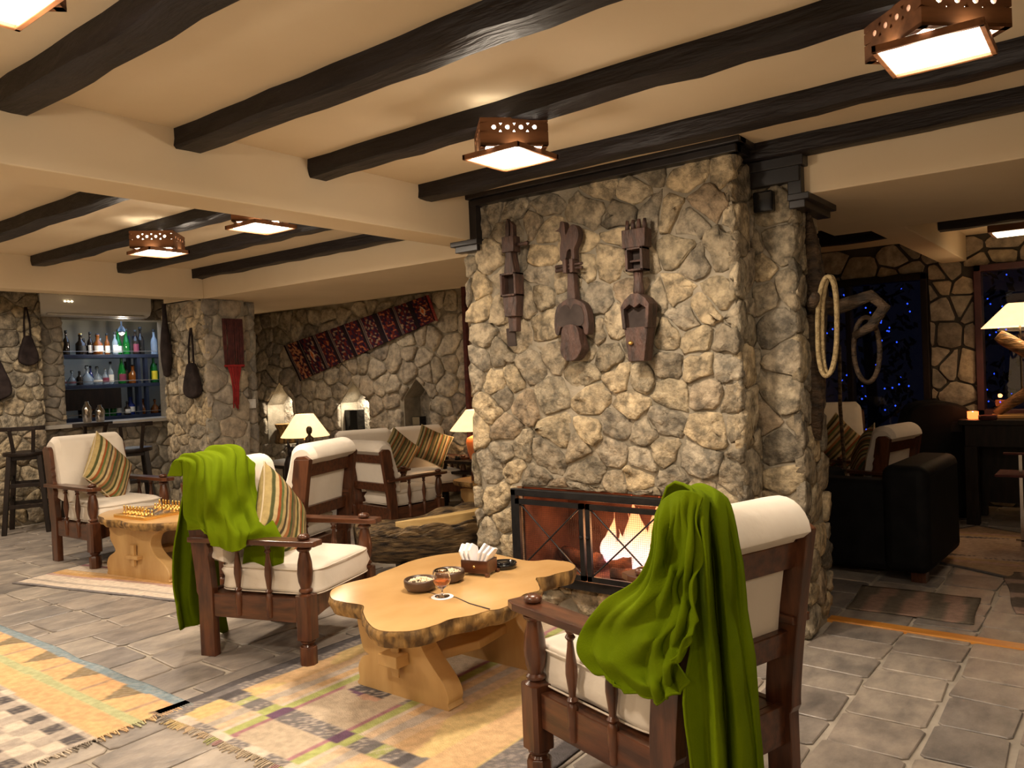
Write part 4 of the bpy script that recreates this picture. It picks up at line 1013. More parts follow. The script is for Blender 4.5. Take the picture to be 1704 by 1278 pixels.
# ================================================================ DRIFTWOOD LOG BENCH
t = empty('driftwood_bench', (-3.66, 4.05, 0), math.radians(60), 'hollow weathered driftwood log bench left of the chimney on a dark base', 'bench')
def logf(u, v):
    # u along length (0..1), v round the section
    L = (u - .5) * 1.35; taper = .35 + .65 * math.sin(PI * min(1, max(0, u * .88 + .09))) ** .7
    th = 2 * PI * v; rr = .20 * taper
    yy = math.cos(th) * rr * 1.35; zz = math.sin(th) * rr
    zz = zz * (.28 if zz > 0 else 1.45)
    if zz < 0: yy *= 1 + zz * 1.1
    q = noise.noise(Vector((L * 2.2, th * 1.1, 3))) * .07 + noise.noise(Vector((L * 4.5, th * 5.5, 8))) * .05 - (1 - min(1, 3.2 * abs(noise.noise(Vector((L * 2.4 + .5 * math.sin(yy * 18), yy * 16, 1)))))) * .075
    if math.sin(th) > 0: zz -= .03 * (1 - abs(math.cos(th)))
    return (L, yy * (1 + q * 1.6), .375 + zz * (1 + q * 2) + q * .55 + .05 * (u - .5))
nu, nv = 120, 120
vs = [logf(i / (nu - 1), j / nv) for j in range(nv) for i in range(nu)]
fs = [(j * nu + i, j * nu + i + 1, ((j + 1) % nv) * nu + i + 1, ((j + 1) % nv) * nu + i) for j in range(nv) for i in range(nu - 1)]
fs += [tuple(j * nu for j in range(nv)), tuple(j * nu + nu - 1 for j in range(nv - 1, -1, -1))]
MB().add(vs, fs).build('log', 'drift', t, smooth=True)
m = MB(); lp_ = smooth_loop([(-.20, -.075), (.05, -.125), (.35, -.12), (.62, -.06), (.6, .01), (.3, -.04), (.1, -.06), (-.08, -.06)], 5)
m.prism([(p[0] - .24, p[1] * 1.1 - .06) for p in lp_], .365, .43, 'z'); o = m.build('cut_face', 'driftcut', t, bevel=.006); o.rotation_euler = (.0, -.04, 0)
m = MB(); m.prism([(-.42, -.13), (.5, -.15), (.55, .13), (-.40, .15)], 0, .13, 'z'); m.build('base', 'wood_black', t, bevel=.02)
# ================================================================ RUGS
def rug(name, x0, x1, y0, y1, fn, label, loc=(0, 0, 0), rz=0, res=.012, seed=0, fringe=(), wav=.004, edge=None):
    t = empty(name, loc, rz, label, 'rug'); nx = int((x1 - x0) / res); ny = int((y1 - y0) / res); vs = []; fs = []
    def P(x, y, top=True):
        ex = noise.noise(Vector((y * 3 + seed, 0, 1))) * .012 * (1 if x > (x0 + x1) / 2 else -1); ey = noise.noise(Vector((x * 3, seed, 2))) * .018
        z = .006 + wav * max(0, noise.noise(Vector((x * 2.2, y * 2.2, seed)))) * 1.5
        fx = (x - x0) / (x1 - x0); fy = (y - y0) / (y1 - y0)
        return (x + ex * abs(2 * fx - 1) ** 3, y + ey * abs(2 * fy - 1) ** 3, z)
    for j in range(ny + 1):
        for i in range(nx + 1): vs.append(P(x0 + (x1 - x0) * i / nx, y0 + (y1 - y0) * j / ny))
    for j in range(ny):
        for i in range(nx): fs.append((j * (nx + 1) + i, j * (nx + 1) + i + 1, (j + 1) * (nx + 1) + i + 1, (j + 1) * (nx + 1) + i))
    o = MB().add(vs, fs).build('rug_field', 'rugm', t, smooth=True, flip=False)
    q = o.modifiers.new('s', 'SOLIDIFY'); q.thickness = .005; q.offset = -1
    vcolor(o, lambda i, co: mixc(fn(co.x, co.y), (.5, .42, .33), .12))
    if fringe:
        m = MB(); R = random.Random(seed + 3)
        for side in fringe:
            L0, L1 = (x0, x1) if side in 'sn' else (y0, y1); n = int((L1 - L0) / .011)
            for i in range(n):
                s_ = L0 + (L1 - L0) * (i + .5) / n; l = R.uniform(.025, .05); dx = R.uniform(-.012, .012)
                a = P(s_, y0) if side == 's' else P(s_, y1) if side == 'n' else P(x0, s_) if side == 'w' else P(x1, s_)
                d = {'s': (dx, -l), 'n': (dx, l), 'w': (-l, dx), 'e': (l, dx)}[side]
                m.tube([(a[0], a[1], .006), (a[0] + d[0] * .5, a[1] + d[1] * .5, .006), (a[0] + d[0], a[1] + d[1], .003)], .0028, 4)
        fo_ = tag(m.build('fringe', 'rugm', t, flip=False), kind='stuff')
        vcolor(fo_, lambda i, co: mixc(fn(min(max(co.x, x0 + .03), x1 - .03), min(max(co.y, y0 + .08), y1 - .03)), (.5, .42, .3), .35))
    return t
def mixc(a, b, f): return tuple(a[i] * (1 - f) + b[i] * f for i in range(3))
BEI = (.52, .42, .31); YEL = (.68, .50, .22); ORA = (.67, .44, .23); GRN = (.42, .46, .15); MAG = (.38, .17, .21); PUR = (.12, .05, .13); GRY = (.16, .15, .16); DRK = (.05, .05, .065); PINK = (.58, .25, .17); CRM = (.66, .56, .46)
def spk(x, y, c, k=.5):
    return mixc(c, CRM, k if noise.noise(Vector((x * 90, y * 90, 0))) > .12 else 0)
def f_main(x, y):
    x += noise.noise(Vector((y * 1.6, x, 0))) * .018; y += noise.noise(Vector((x * 2, y, 5))) * .012
    ax = abs(x + 2.56)                       # mirror line of the rug
    if y < 1.70: return spk(x, y, GRY) if int((x + 5) / .12) % 2 else CRM
    cross = 1.88 < y < 1.98
    if ax > .60: c = DRK if (x < -2.56 or ax > .9) else YEL
    else: c = BEI
    if .53 < ax <= .60: c = spk(x, y, GRY, .35) if x < -2.56 else YEL
    elif .42 < ax <= .53: c = YEL if noise.noise(Vector((x * 3, y, 1))) > -.15 else ORA
    elif .36 < ax <= .42: c = mixc(CRM, ORA, .7)
    elif .31 < ax <= .36: c = mixc(CRM, GRY, .35)
    elif .26 < ax <= .31: c = ORA if y > 2.2 else mixc(ORA, CRM, .4)
    elif .235 < ax <= .26: c = CRM
    elif .19 < ax <= .235: c = GRN
    elif .16 < ax <= .19: c = MAG
    if x > -1.96: c = ORA if ax < .76 else YEL
    if x > -1.78: c = spk(x, y, GRY, .3)
    if x > -1.64: c = DRK
    if cross and ax < .60:
        b = int((ax) / .055)
        c = [spk(x, y, GRY), spk(x, y, GRY), spk(x, y, GRY), PUR, GRN, spk(x, y, GRY), GRY, spk(x, y, GRN), spk(x, y, GRY), DRK, GRY, GRY][b % 12]
    # stepped blocks round the table legs
    bx = int((x + 4) / .10); by = int(y / .075)
    if ax < .19 and y > 2.05:
        k = (bx * 7 + by * 3) % 9; e = abs(((y - 2.05) % .62) - .31)
        if e < .16 - ax * .3:
            c = [BEI, spk(x, y, DRK), PINK, BEI, spk(x, y, GRY), mixc(PINK, BEI, .5), BEI, PUR, spk(x, y, DRK)][k]
    return c
rug('woven_rug', -3.22, -1.56, 1.655, 3.62, f_main, 'large multicoloured striped kilim rug under the near live edge table', seed=1, fringe='s', wav=.003)
def f_or(x, y):
    x2 = x + noise.noise(Vector((y * 2, x * 2, 0))) * .01; y2 = y + noise.noise(Vector((x * 1.5, 3, y))) * .01
    OR = (.68, .40, .19); BL = (.17, .25, .30)
    if y2 > 1.735: return spk(x, y, BL, .2)
    if y2 > 1.40:
        c = OR if noise.noise(Vector((x, y * 8, 2))) > -.2 else mixc(OR, YEL, .4)
        if 1.53 < y2 < 1.58: c = (.44, .46, .24)
        if 1.585 < y2 < 1.735:
            u = (x2 + 20) % .42; v = (y2 - 1.585) / .15
            if u < .18 and v > abs(u - .09) / .09: c = spk(x, y, (.2, .145, .075), .18)
            if .29 < u < .31: c = mixc(OR, GRY, .5)
        return c
    u = int((x2 + 10) / .085) % 2; v = int((y2 + 5) / .075) % 3
    c = CRM if (u + (v == 1)) % 2 else mixc(CRM, GRY, .45)
    if v == 0 and u: c = spk(x, y, DRK, .25)
    return c
rug('woven_rug', -6.1, -3.17, .85, 1.79, f_or, 'orange rug with blue border and plaid part at the lower left corner', seed=2, fringe='e', wav=.003)
def f_r2(x, y):
    y2 = y + noise.noise(Vector((x * 1.5, y, 0))) * .012
    if y < .03 or x < .02: return GRY
    for a, c in ((.10, CRM), (.13, mixc(CRM, GRY, .5)), (.24, CRM), (.28, (.5, .32, .28)), (.34, (.6, .34, .12)), (.40, (.65, .42, .2)), (.52, CRM), (.56, MAG), (.7, CRM), (.73, GRY), (1.0, BEI)):
        if y2 < a: return c
    return CRM
rug('woven_rug', 0, 1.95, 0, 1.15, f_r2, 'pale striped rug under the far chess table', loc=(-6.27, 2.24, 0), rz=math.radians(13.5), seed=3)
def f_r3(x, y):
    ax, ay = abs(x - .62), abs(y - .55); d = max(ax / .62, ay / .55)
    z = ax + .7 * ay
    if x < .03 or x > 1.21 or y < .03 or y > 1.07: return DRK
    c = (.34, .22, .13)
    if z < .62: c = (.42, .26, .2)
    if z < .54: c = (.46, .3, .15)
    if z < .46: c = (.5, .36, .27)
    if .36 < z < .42 and int((x + y) / .07) % 2: c = (.06, .06, .09)
    return c
rug('woven_rug', 0, 1.24, 0, 1.1, f_r3, 'dim diamond patterned rug on the right room floor', loc=(-.56, 5.50, 0), rz=math.radians(62), seed=4, res=.02)
rug('woven_rug', 0, 1.2, 0, .9, lambda x, y: (.07, .05, .04) if (int(x / .1) + int(y / .1)) % 3 else (.3, .2, .16), 'dark rug edge at the far right beside the threshold strip', loc=(-.47, 4.78, 0), rz=math.radians(10), seed=5, res=.03)
rug('woven_rug', 0, .6, 0, .5, lambda x, y: (.28, .17, .13) if int(x / .09) % 2 else (.10, .08, .06), 'small dim rug beside the pier under the black sofa', loc=(-1.22, 4.45, 0), rz=math.radians(4), seed=6, res=.03)
# ================================================================ CHIMNEY CARVINGS
t = empty('carved_fiddle', (-2.72, 3.60, 1.58), 0, 'leftmost carved wooden fiddle hanging on the chimney, slim with a side peg', 'carving'); t.scale = (.95, .9, .84)
def pan(name, par, poly, y0, y1, m='carved', bevel=.004): return MB().prism(poly, y0, y1, 'y').build(name, m, par, bevel=bevel)
pan('lower_box', t, [(-.04, .10), (.045, .10), (.055, .24), (-.05, .24)], -.075, 0)
pan('tail', t, [(-.03, .0), (.025, .0), (.03, .11), (-.035, .11)], -.05, 0)
def open_box(par, x0, x1, z0, z1, y0=-.09, y1=0.0, w=.014, name='sound_box'):
    m = MB(); m.box(x0, x0 + w, y0, y1, z0, z1); m.box(x1 - w, x1, y0, y1, z0, z1); m.box(x0, x1, y0, y1, z0, z0 + w); m.box(x0, x1, y0, y1, z1 - w, z1)
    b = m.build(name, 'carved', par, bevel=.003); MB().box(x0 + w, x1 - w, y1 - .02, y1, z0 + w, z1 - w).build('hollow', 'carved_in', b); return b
open_box(t, -.055, .06, .235, .39); 
pan('neck', t, [(-.038, .385), (.04, .385), (.022, .53), (-.018, .53)], -.07, 0)
pan('peg_box', t, [(-.042, .53), (.045, .53), (.045, .635), (-.04, .635)], -.075, 0)
pan('head', t, [(-.03, .63), (-.005, .63), (-.002, .72), (-.012, .76), (-.028, .72)], -.05, -.01); pan('head', t, [(.008, .63), (.03, .63), (.03, .71), (.01, .74)], -.05, -.01)
MB().tube([(.03, -.04, .575), (.10, -.05, .572), (.135, -.05, .575)], [.009, .012, .015], 8).build('peg', 'carved', t, smooth=True)
t = empty('carved_fiddle', (-2.32, 3.60, 1.42), 0, 'middle carved wooden fiddle on the chimney with a bird shaped head and waisted body', 'carving'); t.scale = (.9, .9, .81)
lobe = smooth_loop([(-.115, .16), (-.12, .24), (-.10, .33), (-.05, .37), (.0, .385), (.05, .37), (.10, .33), (.12, .24), (.115, .15), (.09, .145), (.07, .2), (.0, .19), (-.07, .2), (-.09, .15)], 4)
pan('bowl_body', t, lobe, -.065, 0)
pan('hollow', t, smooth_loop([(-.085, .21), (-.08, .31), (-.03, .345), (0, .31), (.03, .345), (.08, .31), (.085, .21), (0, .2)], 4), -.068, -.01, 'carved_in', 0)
pan('lower_body', t, smooth_loop([(-.045, .20), (.045, .20), (.07, .10), (.075, .04), (.03, -.02), (-.03, -.025), (-.07, .03), (-.065, .1)], 4), -.085, 0)
pan('neck', t, [(-.03, .37), (.03, .37), (.022, .55), (-.018, .55)], -.055, 0)
pan('peg_box', t, [(-.035, .55), (-.01, .55), (-.01, .64), (-.035, .64)], -.08, 0); pan('peg_box', t, [(.012, .55), (.036, .55), (.036, .64), (.012, .64)], -.08, 0)
for z in (.575, .60): MB().tube([(-.10, -.05, z), (.0, -.05, z + .005), (.085, -.05, z + .003)], [.014, .008, .01], 8).build('peg', 'carved', t, smooth=True)
bird = smooth_loop([(-.055, .64), (-.02, .64), (-.005, .69), (.02, .70), (.025, .64), (.045, .64), (.045, .70), (.07, .75), (.08, .80), (.065, .845), (.035, .86), (.01, .835), (-.01, .80), (-.015, .84), (-.02, .885), (-.045, .89), (-.055, .85), (-.085, .835), (-.055, .825), (-.045, .78), (-.055, .72)], 4)
pan('bird_head', t, bird, -.07, -.015, 'carved', .012)
MB().tube([(-.02, -.045, .77), (-.035, -.05, .82), (-.03, -.045, .87)], [.018, .014, .006], 8).build('crest', 'carved', t, smooth=True)
t = empty('carved_fiddle', (-1.92, 3.60, 1.38), 0, 'rightmost carved wooden fiddle on the chimney with a four fingered head', 'carving'); t.scale = (.88, .95, .71)
pan('lower_body', t, [(-.055, 0), (.045, 0), (.075, .24), (-.075, .24)], -.09, 0)
shell = MB(); 
body = [(-.08, .23), (.08, .23), (.095, .40), (.07, .44), (.03, .47), (-.02, .47), (-.065, .43), (-.09, .39)]
pan('body_back', t, body, -.05, 0)
for poly in ([(-.08, .23), (-.06, .23), (-.068, .39), (-.09, .39)], [(.06, .23), (.08, .23), (.095, .40), (.072, .39)], [(-.09, .385), (-.065, .37), (-.03, .40), (0, .375), (.035, .40), (.07, .37), (.095, .395), (.07, .44), (.03, .475), (-.02, .475), (-.065, .43)]):
    pan('rim', t, poly, -.10, -.045)
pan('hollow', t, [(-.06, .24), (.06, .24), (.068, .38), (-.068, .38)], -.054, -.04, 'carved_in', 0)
MB().lathe([(.03, .46), (.034, .5), (.026, .58), (.03, .64)], c=(0, -.04, 0), n=12, sy=.8).build('neck', 'carved', t, smooth=True)
open_box(t, -.055, .055, .635, .80, -.085, 0, .016, 'peg_box')
MB().box(-.04, .03, -.06, -.04, .70, .715).build('peg', 'carved', t, bevel=.003)
pan('finger_block', t, [(-.075, .80), (.07, .80), (.075, .93), (-.075, .93)], -.08, 0)
for k in range(4):
    x = -.055 + k * .037; MB().tube([(x, -.045, .92), (x, -.045, .965), (x + .002, -.045, 1.0)], [.014, .013, .009], 8).build('finger', 'carved', t, smooth=True)
MB().lathe([(.014, 0), (.016, .012), (.006, .02)], n=10, mtx=Matrix.Translation((-.03, -.09, .13)) @ Matrix.Rotation(PI / 2, 4, 'X')).build('knob', 'gold', t, smooth=True)
tag(MB().bar((-2.755, 3.59, 1.50), (-2.75, 3.575, 1.60), .05, .02).build('dark_slate_tag', 'carved_in'), 'small dark wooden tongue below the leftmost carved fiddle', 'wood piece')
# branch, ropes and staff at the pier side
t = empty('driftwood_branch', (-1.16, 4.05, 1.30), 0, 'twisted driftwood branch fixed to the dark side of the pier', 'branch')
MB().tube([(-.07, 0, -.35), (-.06, .02, -.1), (-.05, .0, .15), (-.04, .02, .38), (-.05, .0, .62), (-.055, -.03, .78)], [.03, .045, .05, .055, .035, .012], 10).build('trunk', 'antler', t, smooth=True)
MB().tube([(-.04, .02, .35), (.03, .05, .30), (.10, .05, .32), (.20, .06, .35), (.26, .05, .29), (.20, .04, .20), (.12, .05, .16)], [.045, .04, .035, .03, .03, .025, .018], 10).build('limb', 'antler', t, smooth=True)
MB().tube([(-.05, -.02, .30), (-.03, -.09, .33), (.0, -.14, .36)], [.035, .03, .02], 8).build('limb', 'antler', t, smooth=True)
t = empty('rope_coil', (-1.13, 3.97, 1.65), 0, 'pale looped rope hanging from the driftwood branch on the pier', 'rope')
for k, (w, z1, dx) in enumerate(((.045, -.38, 0), (.035, -.37, .006))):
    pts = []
    for i in range(36):
        a = 2 * PI * i / 36; pts.append((dx + w * math.sin(a) + .012 * math.cos(a), k * .022, (z1 / 2 + .05) + (abs(z1) / 2 + .05) * math.copysign(abs(math.cos(a)) ** .8, math.cos(a))))
    MB().tube(pts, .011, 8, closed=True).build('rope_loop', 'rope', t, smooth=True)
t = empty('dark_rope', (-1.0, 4.16, 1.45), 0, 'darker thick rope loop hanging on the branch behind the pale rope', 'rope')
MB().tube([(.06 * math.sin(2 * PI * i / 30), .0, .16 * math.cos(2 * PI * i / 30) - .06) for i in range(30)], .012, 8, closed=True).build('rope_loop', 'antler', t, smooth=True)
tag(MB().tube([(-1.62, 5.98, 0), (-1.61, 5.98, .5), (-1.63, 5.98, 1.0), (-1.62, 5.98, 1.45)], [.014, .013, .014, .012], 8).build('walking_staff', 'drift', smooth=True), 'thin pale wooden staff standing upright beside the pier', 'staff')
# ================================================================ WALL BAGS, SCARF, SWITCH
def bag(name, loc, yaw, w, h, strap, label, th=.06):
    t = empty(name, loc, yaw, label, 'bag')           # local x across, -y outwards, z up, origin at the strap top
    lp = smooth_loop([(-w * .15, -strap), (w * .15, -strap), (w * .30, -strap - h * .25), (w * .46, -strap - h * .62), (w * .42, -strap - h * .88), (0, -strap - h), (-w * .42, -strap - h * .88), (-w * .46, -strap - h * .62), (-w * .30, -strap - h * .25)], 4)
    MB().prism(lp, -th, 0, 'y').build('bag_body', 'leather', t, bevel=.02, smooth='auto', segs=3)
    MB().tube([(-w * .15, -th / 2, -strap - .03), (-w * .13, -th / 2, -strap * .5), (-.006, -th / 3, 0), (.006, -th / 3, 0), (w * .13, -th / 2, -strap * .5), (w * .15, -th / 2, -strap - .03)], .009, 6).build('strap', 'leather', t, smooth=True)
    return t
bag('shoulder_bag', (-8.89, 3.42, 2.22), PI / 2, .20, .30, .30, 'round dark cloth bag hanging on the stone wall left of the bar')
bag('shoulder_bag', (-8.89, 3.10, 2.0), PI / 2, .32, .40, .32, 'larger dark bag cut off by the left picture edge')
bag('shoulder_bag', (-6.79, 4.02, 1.88), 0, .27, .32, .33, 'dark pouch with long strap on the pillar face right of the bar')
t = empty('long_case', (-7.24, 4.01, 2.14), 0, 'long narrow dark hanging case at the pillar corner beside the bar', 'bag')
MB().lathe([(.012, -.70), (.05, -.68), (.075, -.55), (.08, -.42), (.06, -.28), (.035, -.16), (.03, 0)], n=14, sy=.5, c=(0, -.01, 0)).build('case_body', 'leather', t, smooth=True)
t = empty('cord_hanging', (-6.60, 4.31, 1.96), PI / 2, 'maroon corded wall hanging with red tassels on the pillar', 'wall hanging')
Rr = random.Random(8); m = MB(); m2 = MB()
for i in range(16):
    x = -.10 + .2 * i / 15; m.tube([(x, 0, 0), (x + Rr.uniform(-.008, .008), -.008, -.22), (x * .95 + Rr.uniform(-.008, .008), 0, -.46)], .0075, 5)
for i in range(12):
    x = -.07 + .14 * i / 11; m2.tube([(x, -.003, -.44), (x * .5 + Rr.uniform(-.01, .01), -.012, -.60), (x * .45 + Rr.uniform(-.015, .015), -.005, -.80 + Rr.uniform(-.05, .05))], .006, 5)
tag(m.build('maroon_cords', 'darkred', t, smooth=True), kind='stuff'); tag(m2.build('red_tassels', 'red', t, smooth=True), kind='stuff')
MB().box(-.105, .105, -.012, .004, -.45, -.43).build('binding', 'red', t, bevel=.003)
t = empty('wall_switch', (-6.735, 4.555, 1.15), PI / 2, 'white switch plate on the recessed side of the pillar', 'switch')
MB().box(-.055, .055, -.012, 0, -.045, .045).build('plate', 'whiteplastic', t, bevel=.003)
for k in range(3): MB().box(-.03 + k * .022, -.014 + k * .022, -.016, -.011, -.012, .012).build('rocker', 'whiteplastic', t)
# textile runner slanting on the niche wall
A0, A1, B0, B1 = Vector((-9.773, 0, 1.88)), Vector((-9.43, 0, 1.35)), Vector((-6.86, 0, 2.35)), Vector((-6.72, 0, 2.03))
TC = [(.09, .018, .018), (.02, .012, .03), (.28, .07, .03), (.3, .16, .06), (.06, .01, .02), (.04, .02, .05)]
def f_tx(u, v):
    k = u * 9; i = int(k); f = k - i
    if f < .10 or f > .93: return (.02, .012, .015)
    if f < .13 or .19 < f < .22: return (.2, .15, .13)
    if f < .19: return (.015, .01, .02)
    q = noise.noise(Vector((u * 60, v * 14, 0))); d = abs(f - .56) * 1.7 + abs(v - .5) * 1.1
    if i in (1, 8):
        if d < .16: return (.5, .12, .03)
        if d < .24: return (.55, .42, .3)
    z = (int(v * 8) + int(f * 7) + i) % 4
    c = [(.13, .022, .02), (.03, .015, .035), (.07, .012, .018), (.02, .012, .03)][z]
    if q > .28: c = (.38, .12, .05) if i % 2 == 0 else (.3, .2, .13)
    if i == 0 and q > .0: c = (.45, .2, .1)
    return c
nu, nv = 220, 28; vs = []; cols = []
for j in range(nv + 1):
    for i in range(nu + 1):
        u, v = i / nu, j / nv; p = A0.lerp(B0, u).lerp(A1.lerp(B1, u), v)
        vs.append((p.x, 7.215 + .012 * noise.noise(Vector((u * 9, v * 2, 0))) + .004 * math.sin(u * 130), p.z)); cols.append(f_tx(u, v))
tx = empty('textile_runner', (0, 0, 0), 0, 'long dark red patterned textile hung slanting on the niche wall', 'textile')
o = MB().add(vs, [(j * (nu + 1) + i, j * (nu + 1) + i + 1, (j + 1) * (nu + 1) + i + 1, (j + 1) * (nu + 1) + i) for j in range(nv) for i in range(nu)]).build('woven_cloth', 'textile', tx, smooth=True, flip=False, solid=.008)
vcolor(o, lambda i, co: cols[i])
m = MB()
for k in range(26):
    p = B0.lerp(B1, k / 25); m.tube([(p.x, 7.215, p.z), (p.x + .05, 7.21, p.z - .005)], .006, 4)
tag(m.build('red_fringe', 'red', tx), kind='stuff')
# ================================================================ BAR
S(MB().box(-11.4, -11.3, 2.6, 6.7, -.3, H).build('wall_bar_back', 'plaster2'))
S(MB().box(-11.3, -9.45, 2.6, 2.7, -.3, H).build('wall_bar_side', 'plaster2'))
tag(MB().box(-9.5, -9.02, 3.53, 5.2, .945, .985).build('bar_counter', 'counter', bevel=.004), 'grey stone bar counter slab under the bar opening', 'counter')
ac = empty('air_conditioner', (-9.06, 4.18, 2.27), 0, 'white wall air conditioner above the bar opening', 'air conditioner')
pr_ = [(-.12, -.115), (.02, -.115), (.10, -.09), (.135, -.04), (.14, .11), (-.12, .11)]
m = MB(); m.prism(pr_, -.60, .60, 'y'); m.build('casing', 'whiteplastic', ac, bevel=.012, smooth='auto', segs=3)
MB().box(.03, .11, -.52, .52, -.108, -.098).build('louvre', 'whiteplastic', ac, bevel=.002)
for k in range(3): MB().box(.139, .142, -.36 + k * .035, -.345 + k * .035, .03, .036).build('status_light', 'spark', ac)
sh = empty('bottle_rack', (-10.4, 5.05, 0), 0, 'dark blue black bar shelving unit with three shelves of bottles', 'shelf')
SY0, SY1 = 4.25, 6.05
for k, z in enumerate((1.79, 1.41, 1.0)):
    MB().box(-.16, .16, SY0 - 5.05, SY1 - 5.05, z - .045, z).build('shelf_board', 'shelf', sh, bevel=.003)
    MB().tube([(.15, SY0 - 5.05, z + .04), (.15, SY1 - 5.05, z + .04)], .004, 6).build('guard_rail', 'steel', sh)
for y in (4.28, 5.28, 5.38, 5.98):
    MB().box(-.15, -.09, y - 5.05 - .02, y - 5.05 + .02, .0, 2.05).build('upright', 'shelf', sh)
    MB().box(.09, .15, y - 5.05 - .02, y - 5.05 + .02, .0, 1.79).build('upright', 'shelf', sh)
MB().box(-.15, .15, -.78, -.02, 1.10, 1.36).build('back_cabinet', 'wood_black', sh)
M['b_dark'] = mat('dark_glass_bottle', (.03, .02, .015), rough=.06, trans=.3, spec=.7); M['b_green'] = mat('green_glass_bottle', (.01, .22, .03), rough=.05, trans=.5)
M['b_clear'] = mat('clear_glass_bottle', (.6, .72, .85), rough=.04, trans=.7); M['b_amber'] = mat('amber_glass_bottle', (.38, .12, .02), rough=.05, trans=.5); M['b_blue'] = mat('blue_glass_bottle', (.03, .06, .35), rough=.05, trans=.5)
M['lab_w'] = mat('white_label', (.75, .72, .65), rough=.7); M['lab_y'] = mat('yellow_label', (.75, .6, .03), rough=.7); M['lab_k'] = mat('black_label', (.02, .02, .02), rough=.6); M['lab_m'] = mat('maroon_label', (.2, .03, .06), rough=.6)
SHP = {'tall': [(.036, 0), (.038, .01), (.038, .16), (.03, .19), (.014, .22), (.013, .27), (.016, .275), (.016, .295)],
       'flask': [(.06, 0), (.065, .02), (.06, .07), (.035, .11), (.014, .13), (.012, .17), (.02, .175), (.02, .2)],
       'wine': [(.04, 0), (.042, .01), (.042, .13), (.03, .18), (.016, .24), (.015, .30), (.017, .31)],
       'squat': [(.045, 0), (.047, .01), (.047, .11), (.02, .14), (.016, .18), (.02, .185), (.02, .2)]}
ORD = ['first', 'second', 'third', 'fourth', 'fifth', 'sixth', 'seventh', 'eighth', 'ninth', 'tenth', 'eleventh', 'twelfth', 'thirteenth', 'fourteenth', 'fifteenth', 'sixteenth', 'seventeenth', 'eighteenth', 'nineteenth']
bot_cache = {}
def bottle(x, y, z, shp, glass, lab, label, group, s=1):
    key = (shp, glass, lab); 
    if key not in bot_cache:
        t = empty('liquor_bottle', (x, y, z)); MB().lathe(SHP[shp], n=14).build('bottle_body', glass, t, smooth=True)
        top = SHP[shp][-1][1]; MB().lathe([(.017, top - .02), (.017, top + .012), (.001, top + .013)], n=10).build('bottle_cap', 'lab_k' if lab != 'lab_k' else 'gold', t, smooth=True)
        r = SHP[shp][1][0] + .0012; h1 = {'tall': .13, 'flask': .055, 'wine': .11, 'squat': .09}[shp]
        if lab:
            m = MB(); n = 10
            vs = [(r * math.cos(a), r * math.sin(a), zz) for zz in (.03, h1) for a in [(-1.1 + 2.2 * i / n) for i in range(n + 1)]]
            m.add(vs, [(i, i + 1, n + 2 + i, n + 1 + i) for i in range(n)]).build('bottle_label', lab, t, smooth=True, flip=False)
        bot_cache[key] = t
    else:
        t = copy_tree(bot_cache[key]); t.location = (x, y, z)
    s *= 1.06; t.scale = (s, s, s); tag(t, label, 'bottle', group); return t
GN = {'b_dark': 'dark', 'b_green': 'green', 'b_clear': 'clear', 'b_amber': 'amber', 'b_blue': 'blue'}
LN = {'lab_w': 'white label', 'lab_y': 'yellow label', 'lab_k': 'black label', 'lab_m': 'maroon label', None: 'no label'}
